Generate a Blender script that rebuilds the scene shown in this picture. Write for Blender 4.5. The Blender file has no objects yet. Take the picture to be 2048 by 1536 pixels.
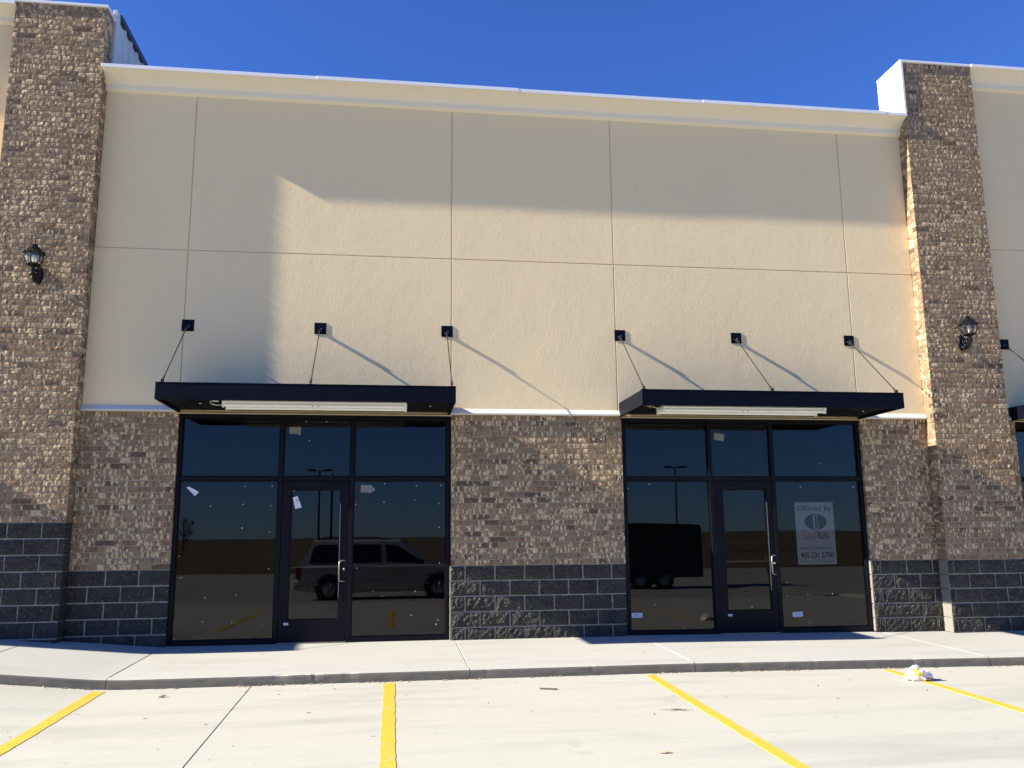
import bpy, math, random
from mathutils import Matrix, Vector, noise as mnoise

R = math.radians
S = bpy.context.scene
COL = S.collection
random.seed(7)

# ------------------------------------------------------------------ camera
CAM_POS = Vector((-0.7811, -11.8692, 1.4037))
CAM_ROT = (Matrix.Rotation(-0.1372, 3, 'Z') @ Matrix.Rotation(1.7460, 3, 'X') @ Matrix.Rotation(-0.0088, 3, 'Z'))
FPX = 1719.72
cam_d = bpy.data.cameras.new('camera')
cam = bpy.data.objects.new('camera', cam_d)
COL.objects.link(cam)
cam.matrix_world = Matrix.Translation(CAM_POS) @ CAM_ROT.to_4x4()
cam_d.sensor_width = 36.0
cam_d.lens = FPX / 2048 * 36
cam_d.clip_end = 5000
cam_d.clip_start = 0.05
S.camera = cam

# ------------------------------------------------------------------ sky, sun, exposure
SUN_TO = Vector((-11.5, -1.0, 6.49)).normalized()      # towards the sun
SUN_EL = math.asin(SUN_TO.z)
SUN_ROT = math.atan2(SUN_TO.x, SUN_TO.y)
W = bpy.data.worlds.new('World')
S.world = W
W.use_nodes = True
wn = W.node_tree
wn.nodes.clear()
sky = wn.nodes.new('ShaderNodeTexSky')
sky.sky_type = 'NISHITA'
sky.sun_disc = False
sky.sun_elevation = SUN_EL
sky.sun_rotation = SUN_ROT
sky.altitude = 300
sky.air_density = 1.0
sky.dust_density = 0.0
sky.ozone_density = 4.0
bg = wn.nodes.new('ShaderNodeBackground')
bg.inputs['Strength'].default_value = 0.059
wo = wn.nodes.new('ShaderNodeOutputWorld')
deep = wn.nodes.new('ShaderNodeMix')           # clear dry-air sky: one even tint over the whole dome
deep.data_type = 'RGBA'; deep.blend_type = 'MULTIPLY'
deep.inputs[0].default_value = 1.0
deep.inputs[7].default_value = (0.38, 0.60, 1.12, 1)
wn.links.new(sky.outputs[0], deep.inputs[6])
wn.links.new(deep.outputs[2], bg.inputs[0])
wn.links.new(bg.outputs[0], wo.inputs[0])

sun_d = bpy.data.lights.new('sun', 'SUN')
sun_d.energy = 4.2
sun_d.angle = R(0.53)
sun_d.color = (1.0, 0.912, 0.78)
sun = bpy.data.objects.new('sun', sun_d)
COL.objects.link(sun)
sun.rotation_mode = 'QUATERNION'
sun.rotation_quaternion = SUN_TO.to_track_quat('Z', 'Y')
sun.location = (-20, -5, 20)

S.view_settings.view_transform = 'Standard'
S.view_settings.look = 'None'
S.view_settings.exposure = 1.65
S.view_settings.gamma = 1
S.view_settings.use_curve_mapping = False
S.render.engine = 'CYCLES'
S.cycles.max_bounces = 8
S.cycles.transparent_max_bounces = 12
S.cycles.caustics_reflective = False
S.cycles.caustics_refractive = False
S.cycles.use_denoising = True
S.cycles.denoising_prefilter = 'ACCURATE'
S.cycles.denoising_quality = 'HIGH'
S.cycles.use_adaptive_sampling = False

# ------------------------------------------------------------------ helpers
def to_px(p):
    d = CAM_ROT.transposed() @ (Vector(p) - CAM_POS)
    if d.z >= -0.01:
        return None
    return 1024 + FPX * d.x / -d.z, 768 - FPX * d.y / -d.z, -d.z

def seen(p, m=8):
    q = to_px(p)
    return q is not None and -m < q[0] < 2048 + m and -m < q[1] < 1536 + m

class MB:
    """collects faces for one mesh"""
    def __init__(s):
        s.v = []; s.f = []; s.m = []; s.r = []; s.sm = []
    def face(s, pts, mat=0, rnd=0.0, smooth=False):
        n = len(s.v)
        s.v += [tuple(p) for p in pts]; s.r += [rnd] * len(pts)
        s.f.append(tuple(range(n, n + len(pts)))); s.m.append(mat); s.sm.append(smooth)
    def add(s, verts, faces, mat=0, rnd=0.0, smooth=False):
        n = len(s.v)
        s.v += [tuple(p) for p in verts]; s.r += [rnd] * len(verts)
        for f in faces:
            s.f.append(tuple(n + i for i in f)); s.m.append(mat); s.sm.append(smooth)
    def box(s, x0, x1, y0, y1, z0, z1, mat=0, c=0.0, rnd=0.0):
        """box; c > 0 chamfers all edges"""
        if c <= 0:
            v = [(x, y, z) for x in (x0, x1) for y in (y0, y1) for z in (z0, z1)]
            f = [(0, 1, 3, 2), (4, 6, 7, 5), (0, 4, 5, 1), (2, 3, 7, 6), (0, 2, 6, 4), (1, 5, 7, 3)]
            s.add(v, f, mat, rnd); return
        v = []; ix = {}
        for i, (x, sx) in enumerate(((x0, 1), (x1, -1))):
            for j, (y, sy) in enumerate(((y0, 1), (y1, -1))):
                for k, (z, sz) in enumerate(((z0, 1), (z1, -1))):
                    ix[i, j, k, 'x'] = len(v); v.append((x, y + sy * c, z + sz * c))
                    ix[i, j, k, 'y'] = len(v); v.append((x + sx * c, y, z + sz * c))
                    ix[i, j, k, 'z'] = len(v); v.append((x + sx * c, y + sy * c, z))
        f = []
        for i in (0, 1):
            q = [ix[i, 0, 0, 'x'], ix[i, 0, 1, 'x'], ix[i, 1, 1, 'x'], ix[i, 1, 0, 'x']]; f.append(q if i == 0 else q[::-1])
            q = [ix[0, i, 0, 'y'], ix[1, i, 0, 'y'], ix[1, i, 1, 'y'], ix[0, i, 1, 'y']]; f.append(q if i == 0 else q[::-1])
            q = [ix[0, 0, i, 'z'], ix[0, 1, i, 'z'], ix[1, 1, i, 'z'], ix[1, 0, i, 'z']]; f.append(q if i == 0 else q[::-1])
        for a in (0, 1):
            for b in (0, 1):
                q = [ix[0, a, b, 'y'], ix[0, a, b, 'z'], ix[1, a, b, 'z'], ix[1, a, b, 'y']]; f.append(q)
                q = [ix[a, 0, b, 'x'], ix[a, 0, b, 'z'], ix[a, 1, b, 'z'], ix[a, 1, b, 'x']]; f.append(q)
                q = [ix[a, b, 0, 'x'], ix[a, b, 0, 'y'], ix[a, b, 1, 'y'], ix[a, b, 1, 'x']]; f.append(q)
                for k in (0, 1):
                    pass
        for i in (0, 1):
            for j in (0, 1):
                for k in (0, 1):
                    f.append((ix[i, j, k, 'x'], ix[i, j, k, 'y'], ix[i, j, k, 'z']))
        s.add(v, f, mat, rnd)
    def tube(s, pts, r, n=8, mat=0, cap=True, smooth=True):
        """tube along a polyline; r a number or a list"""
        P = [Vector(p) for p in pts]
        rr = r if isinstance(r, (list, tuple)) else [r] * len(P)
        v = []; f = []
        up = None
        for i, p in enumerate(P):
            t = (P[min(i + 1, len(P) - 1)] - P[max(i - 1, 0)]).normalized()
            if up is None:
                a = Vector((0, 0, 1)) if abs(t.z) < 0.9 else Vector((1, 0, 0))
                up = (a - t * a.dot(t)).normalized()
            else:
                up = (up - t * up.dot(t)).normalized()
            w = t.cross(up)
            for k in range(n):
                a = 2 * math.pi * k / n
                v.append(p + (up * math.cos(a) + w * math.sin(a)) * rr[i])
        for i in range(len(P) - 1):
            for k in range(n):
                f.append((i * n + k, i * n + (k + 1) % n, (i + 1) * n + (k + 1) % n, (i + 1) * n + k))
        s.add(v, f, mat, 0, smooth)
        if cap:
            s.add(v[:n], [tuple(range(n))[::-1]], mat); s.add(v[-n:], [tuple(range(n))], mat)
    def lathe(s, prof, n=12, c=(0, 0, 0), mat=0, smooth=True, axis='z'):
        v = []; f = []
        for r, h in prof:
            for k in range(n):
                a = 2 * math.pi * k / n
                p = (r * math.cos(a), r * math.sin(a), h)
                if axis == 'y': p = (p[0], p[2], p[1])
                v.append((c[0] + p[0], c[1] + p[1], c[2] + p[2]))
        for i in range(len(prof) - 1):
            for k in range(n):
                q = (i * n + k, i * n + (k + 1) % n, (i + 1) * n + (k + 1) % n, (i + 1) * n + k)
                f.append(q if axis == 'z' else q[::-1])
        s.add(v, f, mat, 0, smooth)
        s.add(v[:n], [tuple(range(n))[::-1]], mat); s.add(v[-n:], [tuple(range(n))], mat)
    def prism(s, prof, x0, x1, mat=0, mats=None):
        """profile [(y,z)] extruded along x with end caps"""
        n = len(prof)
        for i in range(n):
            a, b = prof[i], prof[(i + 1) % n]
            s.face([(x0, *a), (x0, *b), (x1, *b), (x1, *a)], mats[i] if mats else mat)
        s.face([(x0, *p) for p in prof][::-1], mat); s.face([(x1, *p) for p in prof], mat)
    def mesh(s, name, mats):
        me = bpy.data.meshes.new(name)
        me.from_pydata(s.v, [], s.f)
        for m in mats: me.materials.append(m)
        me.polygons.foreach_set('material_index', s.m)
        me.polygons.foreach_set('use_smooth', s.sm)
        if any(s.r):
            at = me.attributes.new('rnd', 'FLOAT', 'POINT')
            at.data.foreach_set('value', s.r)
        me.update()
        return me
    def build(s, name, mats, parent=None, loc=None):
        if not isinstance(mats, (list, tuple)): mats = [mats]
        return link(name, s.mesh(name, mats), parent, loc)

def link(name, data, parent=None, loc=None):
    o = bpy.data.objects.new(name, data)
    COL.objects.link(o)
    if parent is not None: o.parent = parent
    if loc is not None: o.location = loc
    return o

def empty(name, loc=(0, 0, 0), parent=None):
    o = bpy.data.objects.new(name, None)
    o.empty_display_size = 0.2
    COL.objects.link(o); o.location = loc
    if parent is not None: o.parent = parent
    return o

def tag(o, label=None, cat=None, group=None, kind=None):
    if label: o['label'] = label
    if cat: o['category'] = cat
    if group: o['group'] = group
    if kind: o['kind'] = kind
    return o

def copy_tree(o, parent=None):
    c = o.copy(); COL.objects.link(c)
    if parent is not None: c.parent = parent
    for ch in list(o.children): copy_tree(ch, c)
    return c

# ------------------------------------------------------------------ materials
class NT:
    def __init__(s, name):
        s.m = bpy.data.materials.new(name); s.m.use_nodes = True
        s.t = s.m.node_tree; s.b = s.t.nodes['Principled BSDF']
    def n(s, typ, **kw):
        x = s.t.nodes.new(typ)
        for k, v in kw.items():
            if k.startswith('_'): setattr(x, k[1:], v)
            else: x.inputs[k.replace('__', ' ')].default_value = v
        return x
    def l(s, a, b): s.t.links.new(a, b)
    def pos(s): return s.n('ShaderNodeNewGeometry').outputs['Position']
    def mapv(s, vec, scale=(1, 1, 1), loc=(0, 0, 0)):
        x = s.n('ShaderNodeMapping'); x.inputs['Scale'].default_value = scale; x.inputs['Location'].default_value = loc
        s.l(vec, x.inputs['Vector']); return x.outputs[0]
    def noise(s, vec, scale, detail=4, rough=0.55, dist=0.0):
        x = s.n('ShaderNodeTexNoise', Scale=scale, Detail=detail, Roughness=rough, Distortion=dist)
        s.l(vec, x.inputs['Vector']); return x.outputs[0]
    def vor(s, vec, scale, feature='F1', smooth=None):
        x = s.n('ShaderNodeTexVoronoi', Scale=scale, _feature=feature)
        if smooth is not None: x.inputs['Smoothness'].default_value = smooth
        s.l(vec, x.inputs['Vector']); return x.outputs['Distance']
    def ramp(s, fac, stops, interp='LINEAR'):
        x = s.n('ShaderNodeValToRGB'); cr = x.color_ramp; cr.interpolation = interp
        while len(cr.elements) < len(stops): cr.elements.new(0.5)
        for e, (p, c) in zip(cr.elements, stops):
            e.position = p; e.color = (*c, 1) if isinstance(c, (tuple, list)) else (c, c, c, 1)
        s.l(fac, x.inputs[0]); return x.outputs[0]
    def mix(s, fac, a, b, mode='MIX'):
        x = s.n('ShaderNodeMix', _data_type='RGBA', _blend_type=mode)
        for i, q in ((0, fac), (6, a), (7, b)):
            if isinstance(q, (int, float)): x.inputs[i].default_value = q
            elif isinstance(q, (tuple, list)): x.inputs[i].default_value = (*q, 1)
            else: s.l(q, x.inputs[i])
        return x.outputs[2]
    def math(s, op, a, b=0.0, c=0.0):
        x = s.n('ShaderNodeMath', _operation=op)
        for i, q in enumerate((a, b, c)):
            if isinstance(q, (int, float)): x.inputs[i].default_value = q
            else: s.l(q, x.inputs[i])
        return x.outputs[0]
    def bump(s, h, strength, dist, prev=None):
        x = s.n('ShaderNodeBump', Strength=strength, Distance=dist)
        s.l(h, x.inputs['Height'])
        if prev is not None: s.l(prev, x.inputs['Normal'])
        return x.outputs[0]
    def rnd(s):
        a = s.n('ShaderNodeAttribute', _attribute_name='rnd').outputs['Fac']
        o = s.n('ShaderNodeObjectInfo').outputs['Random']
        return s.math('FRACT', s.math('ADD', a, o))
    def out(s, col=None, rough=None, normal=None, metal=None, spec=None):
        for k, q in (('Base Color', col), ('Roughness', rough), ('Normal', normal), ('Metallic', metal), ('Specular IOR Level', spec)):
            if q is None: continue
            if isinstance(q, (int, float)): s.b.inputs[k].default_value = q
            elif isinstance(q, (tuple, list)): s.b.inputs[k].default_value = (*q, 1)
            else: s.l(q, s.b.inputs[k])
        return s.m

def plain(name, col, rough=0.6, metal=0.0, spec=0.5, var=0.12, scale=9.0, bump=0.0):
    t = NT(name); p = t.pos()
    n = t.noise(p, scale, 5)
    c = t.mix(n, tuple(x * (1 - var) for x in col), tuple(min(1, x * (1 + var)) for x in col))
    r = t.math('MULTIPLY_ADD', n, 0.2, rough - 0.1)
    nm = t.bump(t.noise(p, scale * 8, 3), bump, 0.01) if bump else None
    return t.out(c, r, nm, metal, spec)

def stucco(name, col):
    t = NT(name); p = t.pos()
    big = t.noise(p, 0.9, 3); streak = t.noise(t.mapv(p, (5, 5, 0.5)), 1.2, 4)
    c = t.mix(big, tuple(x * 0.965 for x in col), tuple(x * 1.03 for x in col))
    c = t.mix(t.ramp(streak, [(0.55, 0.0), (0.8, 0.10)]), c, tuple(x * 0.72 for x in col))
    fine = t.noise(p, 340, 2, 0.6)
    c = t.mix(t.ramp(fine, [(0.35, 0.0), (0.75, 0.22)]), c, tuple(x * 0.82 for x in col))
    nb = t.bump(t.noise(p, 1.8, 2), 1.0, 0.006)
    nb = t.bump(t.noise(p, 58, 5, 0.68, 0.3), 1.0, 0.0044, nb)
    nb = t.bump(t.noise(p, 9, 3, 0.5), 1.0, 0.0016, nb)
    return t.out(c, 0.92, nb, spec=0.2)

def brick_mat(name):
    t = NT(name); p = t.pos(); r = t.rnd()
    wn_ = t.n('ShaderNodeTexWhiteNoise', _noise_dimensions='1D'); t.l(t.math('MULTIPLY', r, 91.7), wn_.inputs['W'])
    r2 = wn_.outputs['Value']
    off = t.n('ShaderNodeCombineXYZ'); t.l(t.math('MULTIPLY', r, 37.0), off.inputs[0]); t.l(t.math('MULTIPLY', r2, 53.0), off.inputs[2])
    va = t.n('ShaderNodeVectorMath', _operation='ADD'); t.l(p, va.inputs[0]); t.l(off.outputs[0], va.inputs[1]); q = va.outputs[0]
    base = t.ramp(r, [(0.0, (0.273, 0.176, 0.107)), (.16, (0.292, 0.206, 0.122)), (.30, (0.233, 0.168, 0.109)), (.44, (0.310, 0.221, 0.128)),
                      (.56, (0.096, 0.067, 0.051)), (.64, (0.279, 0.184, 0.116)), (.78, (0.250, 0.184, 0.119)), (.90, (0.317, 0.224, 0.139)), (.97, (0.220, 0.132, 0.083))], 'CONSTANT')
    # upright chips of colour: pale slip, bare clay and grey skin side by side along each brick
    wob = t.n('ShaderNodeTexNoise', Scale=30.0, Detail=2.0); t.l(q, wob.inputs['Vector'])
    wv = t.n('ShaderNodeVectorMath', _operation='MULTIPLY_ADD'); t.l(wob.outputs['Color'], wv.inputs[0]); wv.inputs[1].default_value = (.024, .0, .045); t.l(q, wv.inputs[2])
    cell = t.n('ShaderNodeTexVoronoi', Scale=1.0, Randomness=1.0); t.l(t.mapv(wv.outputs[0], (37, 8, 13)), cell.inputs['Vector'])
    sep = t.n('ShaderNodeSeparateColor'); t.l(cell.outputs['Color'], sep.inputs[0])
    c = t.mix(t.ramp(sep.outputs[0], [(0.0, 0.85), (0.27, 0.0)], 'CONSTANT'), base, t.mix(r2, (0.144, 0.071, 0.036), (0.230, 0.163, 0.095)))
    pale = t.math('GREATER_THAN', sep.outputs[1], t.math('MULTIPLY_ADD', r2, -0.46, 0.97))
    n2 = t.noise(t.mapv(q, (60, 60, 30)), 1.0, 3, 0.6)
    pale = t.math('MULTIPLY', pale, t.ramp(n2, [(0.36, 0.15), (0.50, 0.95)]))
    c = t.mix(pale, c, t.mix(sep.outputs[2], (0.685, 0.505, 0.271), (0.792, 0.609, 0.357)))
    n3 = t.noise(t.mapv(q, (90, 90, 90)), 1.0, 4)
    c = t.mix(t.ramp(n3, [(0.3, 0.40), (0.7, 0.0)]), c, (0.248, 0.153, 0.074))
    # thumb dents and creases
    d1 = t.n('ShaderNodeTexVoronoi', Scale=1.0, _feature='SMOOTH_F1', Smoothness=0.25, Randomness=0.75); t.l(t.mapv(q, (13.5, 3.0, 15.0)), d1.inputs['Vector'])
    dent = t.ramp(d1.outputs['Distance'], [(0.10, 0.0), (0.42, 1.0)])
    dent = t.math('MULTIPLY', t.math('SUBTRACT', dent, 1.0), t.ramp(r2, [(0.2, 0.25), (0.6, 1.0)]))
    nb = t.bump(dent, 0.85, 0.0062)
    nb = t.bump(t.noise(t.mapv(q, (26, 26, 16)), 1.0, 3, 0.6), 0.8, 0.0012, nb)
    nb = t.bump(n3, 0.5, 0.0010, nb)
    return t.out(c, 0.88, nb, spec=0.25)

def block_mat(name):
    t = NT(name); p = t.pos(); r = t.rnd()
    n1 = t.noise(p, 7, 5, 0.6); n2 = t.noise(p, 55, 4, 0.65); n3 = t.noise(t.mapv(p, (1, 1, .8), (5, 2, 1)), 38, 4, 0.7)
    c = t.mix(r, (.017, .0155, .0115), (.029, .0265, .020))
    c = t.mix(t.ramp(n1, [(0.35, 0.0), (0.70, 0.7)]), c, (.062, .057, .045))
    c = t.mix(t.ramp(n3, [(0.585, 0.0), (0.66, 0.85)]), c, (.17, .16, .135))  # pale flecks: grey chips, plus sun-catching facets put into the colour
    nb = t.bump(t.vor(p, 34, 'F1'), 0.9, 0.020)
    nb = t.bump(t.noise(p, 90, 3, 0.6), 1.0, 0.006, nb)
    return t.out(c, t.math('MULTIPLY_ADD', n2, 0.3, 0.55), nb, spec=0.4)

def mortar_mat(name, col):
    t = NT(name); p = t.pos()
    n = t.noise(p, 30, 5, 0.65)
    c = t.mix(n, tuple(x * 0.75 for x in col), tuple(x * 1.2 for x in col))
    return t.out(c, 0.95, t.bump(n, 0.6, 0.004), spec=0.15)

def concrete(name, col, dirt=0.35, streak=(0.25, 1.3, 1.0)):
    t = NT(name); p = t.pos()
    a = t.noise(p, 0.7, 4, 0.6); b = t.noise(t.mapv(p, streak), 1.6, 5, 0.6, 0.5); f = t.noise(p, 130, 3, 0.7); g = t.noise(p, 9, 5, 0.65)
    c = t.mix(a, tuple(x * 0.95 for x in col), tuple(x * 1.05 for x in col))
    c = t.mix(t.ramp(b, [(0.50, 0.0), (0.72, dirt)]), c, tuple(x * y for x, y in zip(col, (.66, .66, .68))))
    c = t.mix(t.ramp(g, [(0.60, 0.0), (0.80, dirt * 0.9)]), c, tuple(x * y for x, y in zip(col, (.66, .62, .57))))
    c = t.mix(t.ramp(f, [(0.25, 0.16), (0.6, 0.0)]), c, tuple(x * 0.6 for x in col))
    oil = t.math('MULTIPLY', t.ramp(t.noise(p, 2.3, 3, 0.5), [(0.70, 0.0), (0.78, 0.22)]), 1.0)
    c = t.mix(oil, c, tuple(x * y for x, y in zip(col, (.42, .40, .38))))
    sp = t.vor(p, 3.1, 'F1')
    c = t.mix(t.ramp(sp, [(0.012, 0.7), (0.024, 0.0)]), c, (.10, .085, .07))
    nb = t.bump(g, 0.35, 0.003); nb = t.bump(f, 0.35, 0.0012, nb)
    return t.out(c, 0.88, nb, spec=0.25)

def glass_mat(name, tint):
    t = NT(name); t.t.nodes.remove(t.b)
    o = [x for x in t.t.nodes if x.type == 'OUTPUT_MATERIAL'][0]
    p = t.pos()
    nb = t.bump(t.noise(p, 1.1, 1), 0.05, 0.008)
    fr = t.n('ShaderNodeFresnel', IOR=1.42); t.l(nb, fr.inputs['Normal'])
    gl = t.n('ShaderNodeBsdfGlossy', Roughness=0.0); t.l(nb, gl.inputs['Normal'])
    tr = t.n('ShaderNodeBsdfTransparent'); tr.inputs[0].default_value = (*tint, 1)
    mx = t.n('ShaderNodeMixShader'); t.l(fr.outputs[0], mx.inputs[0]); t.l(tr.outputs[0], mx.inputs[1]); t.l(gl.outputs[0], mx.inputs[2])
    t.l(mx.outputs[0], o.inputs[0])
    return t.m

M = {}
M['stucco'] = stucco('stucco_tan', (.88, .70, .408))
M['cornice'] = stucco('stucco_cornice', (.90, .80, .60))
M['groove'] = stucco('stucco_groove', (.70, .575, .345))
M['sill'] = plain('sill_stucco', (.66, .62, .55), 0.9, var=.05, bump=.2)
M['brick'] = brick_mat('tumbled_brick')
M['block'] = block_mat('split_face_block')
M['mortar'] = mortar_mat('brick_mortar', (.32, .28, .20))
M['block_mortar'] = mortar_mat('block_mortar', (.32, .30, .25))
M['sunlit_end'] = mortar_mat('sunlit_pale_block_end', (.24, .225, .19))  # paler than the blocks to imitate sunlight on their ends
M['frame'] = plain('dark_bronze_aluminium', (.003, .003, .006), 0.45, 0.0, .16, .15)
M['glass'] = glass_mat('tinted_glass', (.74, .75, .75))
M['navy'] = plain('navy_painted_metal', (.0020, .0030, .0085), 0.5, 0, .11, .12, 3)
M['navy_soffit'] = plain('dark_soffit_metal', (.004, .004, .006), 0.6, 0, .15)
M['rod'] = plain('black_rod', (.012, .012, .013), 0.5)
M['bolt'] = plain('steel_bolt', (.55, .55, .55), 0.35, .8)
M['steel'] = plain('brushed_steel', (.30, .285, .26), 0.35, .9, var=.08)
M['white_metal'] = plain('white_coping_metal', (.80, .80, .80), 0.45, 0, .5, .03)
M['tube'] = plain('white_tube_glass', (.90, .90, .86), 0.25, 0, .5, .03)
M['fixture'] = plain('white_enamel', (.84, .84, .80), 0.4, 0, .5, .04)
M['tan_trim'] = plain('tan_flashing', (.68, .56, .38), 0.7)
M['siding'] = plain('ribbed_metal_siding', (.55, .57, .54), 0.45, 0, .5, .08)
M['dark_trim'] = plain('dark_blue_trim', (.02, .03, .06), 0.5)
M['roof'] = plain('roof_membrane', (.35, .35, .34), 0.9)
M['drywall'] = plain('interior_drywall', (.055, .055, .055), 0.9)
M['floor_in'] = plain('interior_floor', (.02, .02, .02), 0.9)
M['paper'] = plain('white_paper', (.74, .75, .78), 0.8, var=.05, scale=30)
M['paper_grey'] = plain('glass_dimmed_paper', (.20, .20, .175), 0.8, var=.06, scale=30)  # dimming by the tinted glass is put into this sticker colour
M['pad'] = plain('white_foam_pad', (.55, .54, .50), 0.9)
M['ink'] = plain('printed_ink', (.03, .03, .035), 0.7)
M['ink_grey'] = plain('printed_grey_ink', (.16, .16, .17), 0.7)
M['ink_navy'] = plain('printed_navy_ink', (.035, .04, .06), 0.7)
M['ink_orange'] = plain('printed_orange_ink', (.62, .27, .06), 0.7)
M['aisle'] = concrete('darkened_aisle_concrete', (.340, .325, .285), .60)  # far slabs coloured darker to dim the ground mirrored in the glass
M['lot'] = concrete('parking_concrete', (.440, .440, .376), .50)
M['walk'] = concrete('sidewalk_concrete', (.436, .436, .390), .40)
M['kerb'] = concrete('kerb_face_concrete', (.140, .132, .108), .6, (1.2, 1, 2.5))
M['joint'] = plain('joint_filler', (.22, .21, .185), 0.95)
M['lamp_black'] = plain('black_lamp_metal', (.005, .005, .006), 0.36, 0, .3)
M['bag'] = plain('white_plastic_bag', (.82, .81, .80), 0.45, var=.06, scale=40, bump=.5)
M['bag_yellow'] = plain('yellow_print', (.75, .55, .05), 0.5)
M['bag_brown'] = plain('brown_paper', (.50, .33, .20), 0.8)
M['twig'] = plain('dry_twig', (.10, .075, .05), 0.9)
M['dryleaf'] = plain('dry_leaf', (.16, .11, .06), 0.9)
M['van'] = plain('silver_van_paint', (.56, .54, .50), 0.3, .15, .5, .03, 2)
M['black_gloss'] = plain('dark_window_glass', (.006, .007, .008), 0.08)
M['tyre'] = plain('tyre_rubber', (.02, .02, .02), 0.85)
M['rim'] = plain('alloy_rim', (.35, .35, .35), 0.35, .7)
M['red_lens'] = plain('red_tail_lens', (.35, .02, .015), 0.2)
M['trailer'] = plain('black_trailer_skin', (.008, .008, .009), 0.4)
M['pole'] = plain('bronze_pole', (.03, .026, .022), 0.5)
def paint_mat():
    t = NT('yellow_line_paint'); p = t.pos()
    n = t.noise(p, 22, 5, 0.7); f = t.noise(p, 140, 3, 0.7); b = t.noise(p, 1.5, 3)
    c = t.mix(b, (.60, .365, .024), (.66, .42, .042))
    c = t.mix(t.ramp(n, [(0.54, 0.0), (0.66, 0.75)]), c, (.52, .43, .27))
    c = t.mix(t.ramp(f, [(0.25, 0.35), (0.5, 0.0)]), c, (.50, .34, .10))
    return t.out(c, 0.8, t.bump(f, 0.3, 0.001), spec=.3)
M['yellow'] = paint_mat()
def field_mat():
    t = NT('dry_grass_field'); p = t.pos()
    a = t.ramp(t.noise(t.mapv(p, (.6, 1.4, 1)), 0.07, 5, 0.65), [(.35, 0.), (.65, 1.)]); b = t.noise(p, 1.5, 5, 0.7)
    c = t.mix(a, (.085, .060, .034), (.230, .178, .105)); c = t.mix(b, c, (.10, .078, .045))
    return t.out(c, 0.95, t.bump(b, 0.8, 0.3), spec=.1)
M['field'] = field_mat()
def lamp_glass():
    t = NT('clear_bevelled_lamp_glass'); t.t.nodes.remove(t.b)
    o = [x for x in t.t.nodes if x.type == 'OUTPUT_MATERIAL'][0]
    nb = t.bump(t.noise(t.mapv(t.pos(), (40, 40, 8)), 1, 3), 0.4, 0.01)
    gl = t.n('ShaderNodeBsdfGlossy', Roughness=0.12); tr = t.n('ShaderNodeBsdfTransparent'); tr.inputs[0].default_value = (.86, .88, .88, 1)
    df = t.n('ShaderNodeBsdfTranslucent'); df.inputs[0].default_value = (.7, .72, .72, 1)
    t.l(nb, gl.inputs['Normal']); m0 = t.n('ShaderNodeMixShader', Fac=0.22); m1 = t.n('ShaderNodeMixShader', Fac=0.13)
    t.l(tr.outputs[0], m0.inputs[1]); t.l(df.outputs[0], m0.inputs[2]); t.l(m0.outputs[0], m1.inputs[1]); t.l(gl.outputs[0], m1.inputs[2]); t.l(m1.outputs[0], o.inputs[0])
    return t.m
M['lamp_glass'] = lamp_glass()

# ------------------------------------------------------------------ levels
YP, YE, YF = -0.205, 0.010, 0.050
XL, XR = -4.872, 7.132                 # inner edges of the two pilasters
PLX0, PRX1 = -6.08, 8.345
ZC, ZS = 1.016, 3.0765
LIFT0 = -3.65
def lift(x):
    d = min(max(LIFT0 + .25 - x, 0.0), 9.0)
    return 0.09 * (d * d if d < .5 else d - .25)
def gwall(x):
    if x <= 2.4: return 0.045 + lift(x)
    return max(0.045 - 0.0095 * (x - 2.4), 0.0)
def walk_z(x, y): return gwall(x) + 0.02 * y
KY = -2.25
def lot_z(x, y):
    d = KY - y
    z = walk_z(x, KY) - 0.100
    flat = -0.100 - 0.05
    k = min(max(d, 0) / 2.2, 1.0); k = k * k * (3 - 2 * k)
    far = 0.045 + 0.02 * KY - 0.100 + 0.09 * lift(x) - .006 * max(x - 2.4, 0) * (x < 12)
    return z * (1 - k) + far * k - 0.022 * min(max(d, 0), 18.0)

# ------------------------------------------------------------------ ground far away (structure)
def field():
    mb = MB()
    xs = [-900, -500, -300, -180, -110, -70, -40, -20, 0, 20, 40, 70, 110, 180, 300, 500, 900]
    ys = [40, 14, -34, -40, -48, -60, -80, -110, -150, -220, -330, -500, -900, -2000]
    def hz(x, y):
        if y > -34: return -0.60
        d = -34 - y
        h = -0.60 + 1.3 * (1 - math.exp(-d / 60))
        h += 1.7 * math.exp(-((x - 75) / 60) ** 2 - ((y + 190) / 70) ** 2)
        h += 1.6 * math.exp(-((x + 130) / 60) ** 2 - ((y + 260) / 90) ** 2)
        h += 0.5 * (mnoise.noise(Vector((x * .006, y * .01, 3))) ) * min(d / 80, 1)
        return h
    v = [(x, y, hz(x, y)) for y in ys for x in xs]
    n = len(xs)
    f = [(j * n + i, (j + 1) * n + i, (j + 1) * n + i + 1, j * n + i + 1) for j in range(len(ys) - 1) for i in range(n - 1)]
    mb.add(v, f, 0, 0, True)
    tag(mb.build('field', M['field']), 'dry brown grass field and low hill seen only as a reflection in the glass', kind='structure')
field()

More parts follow.
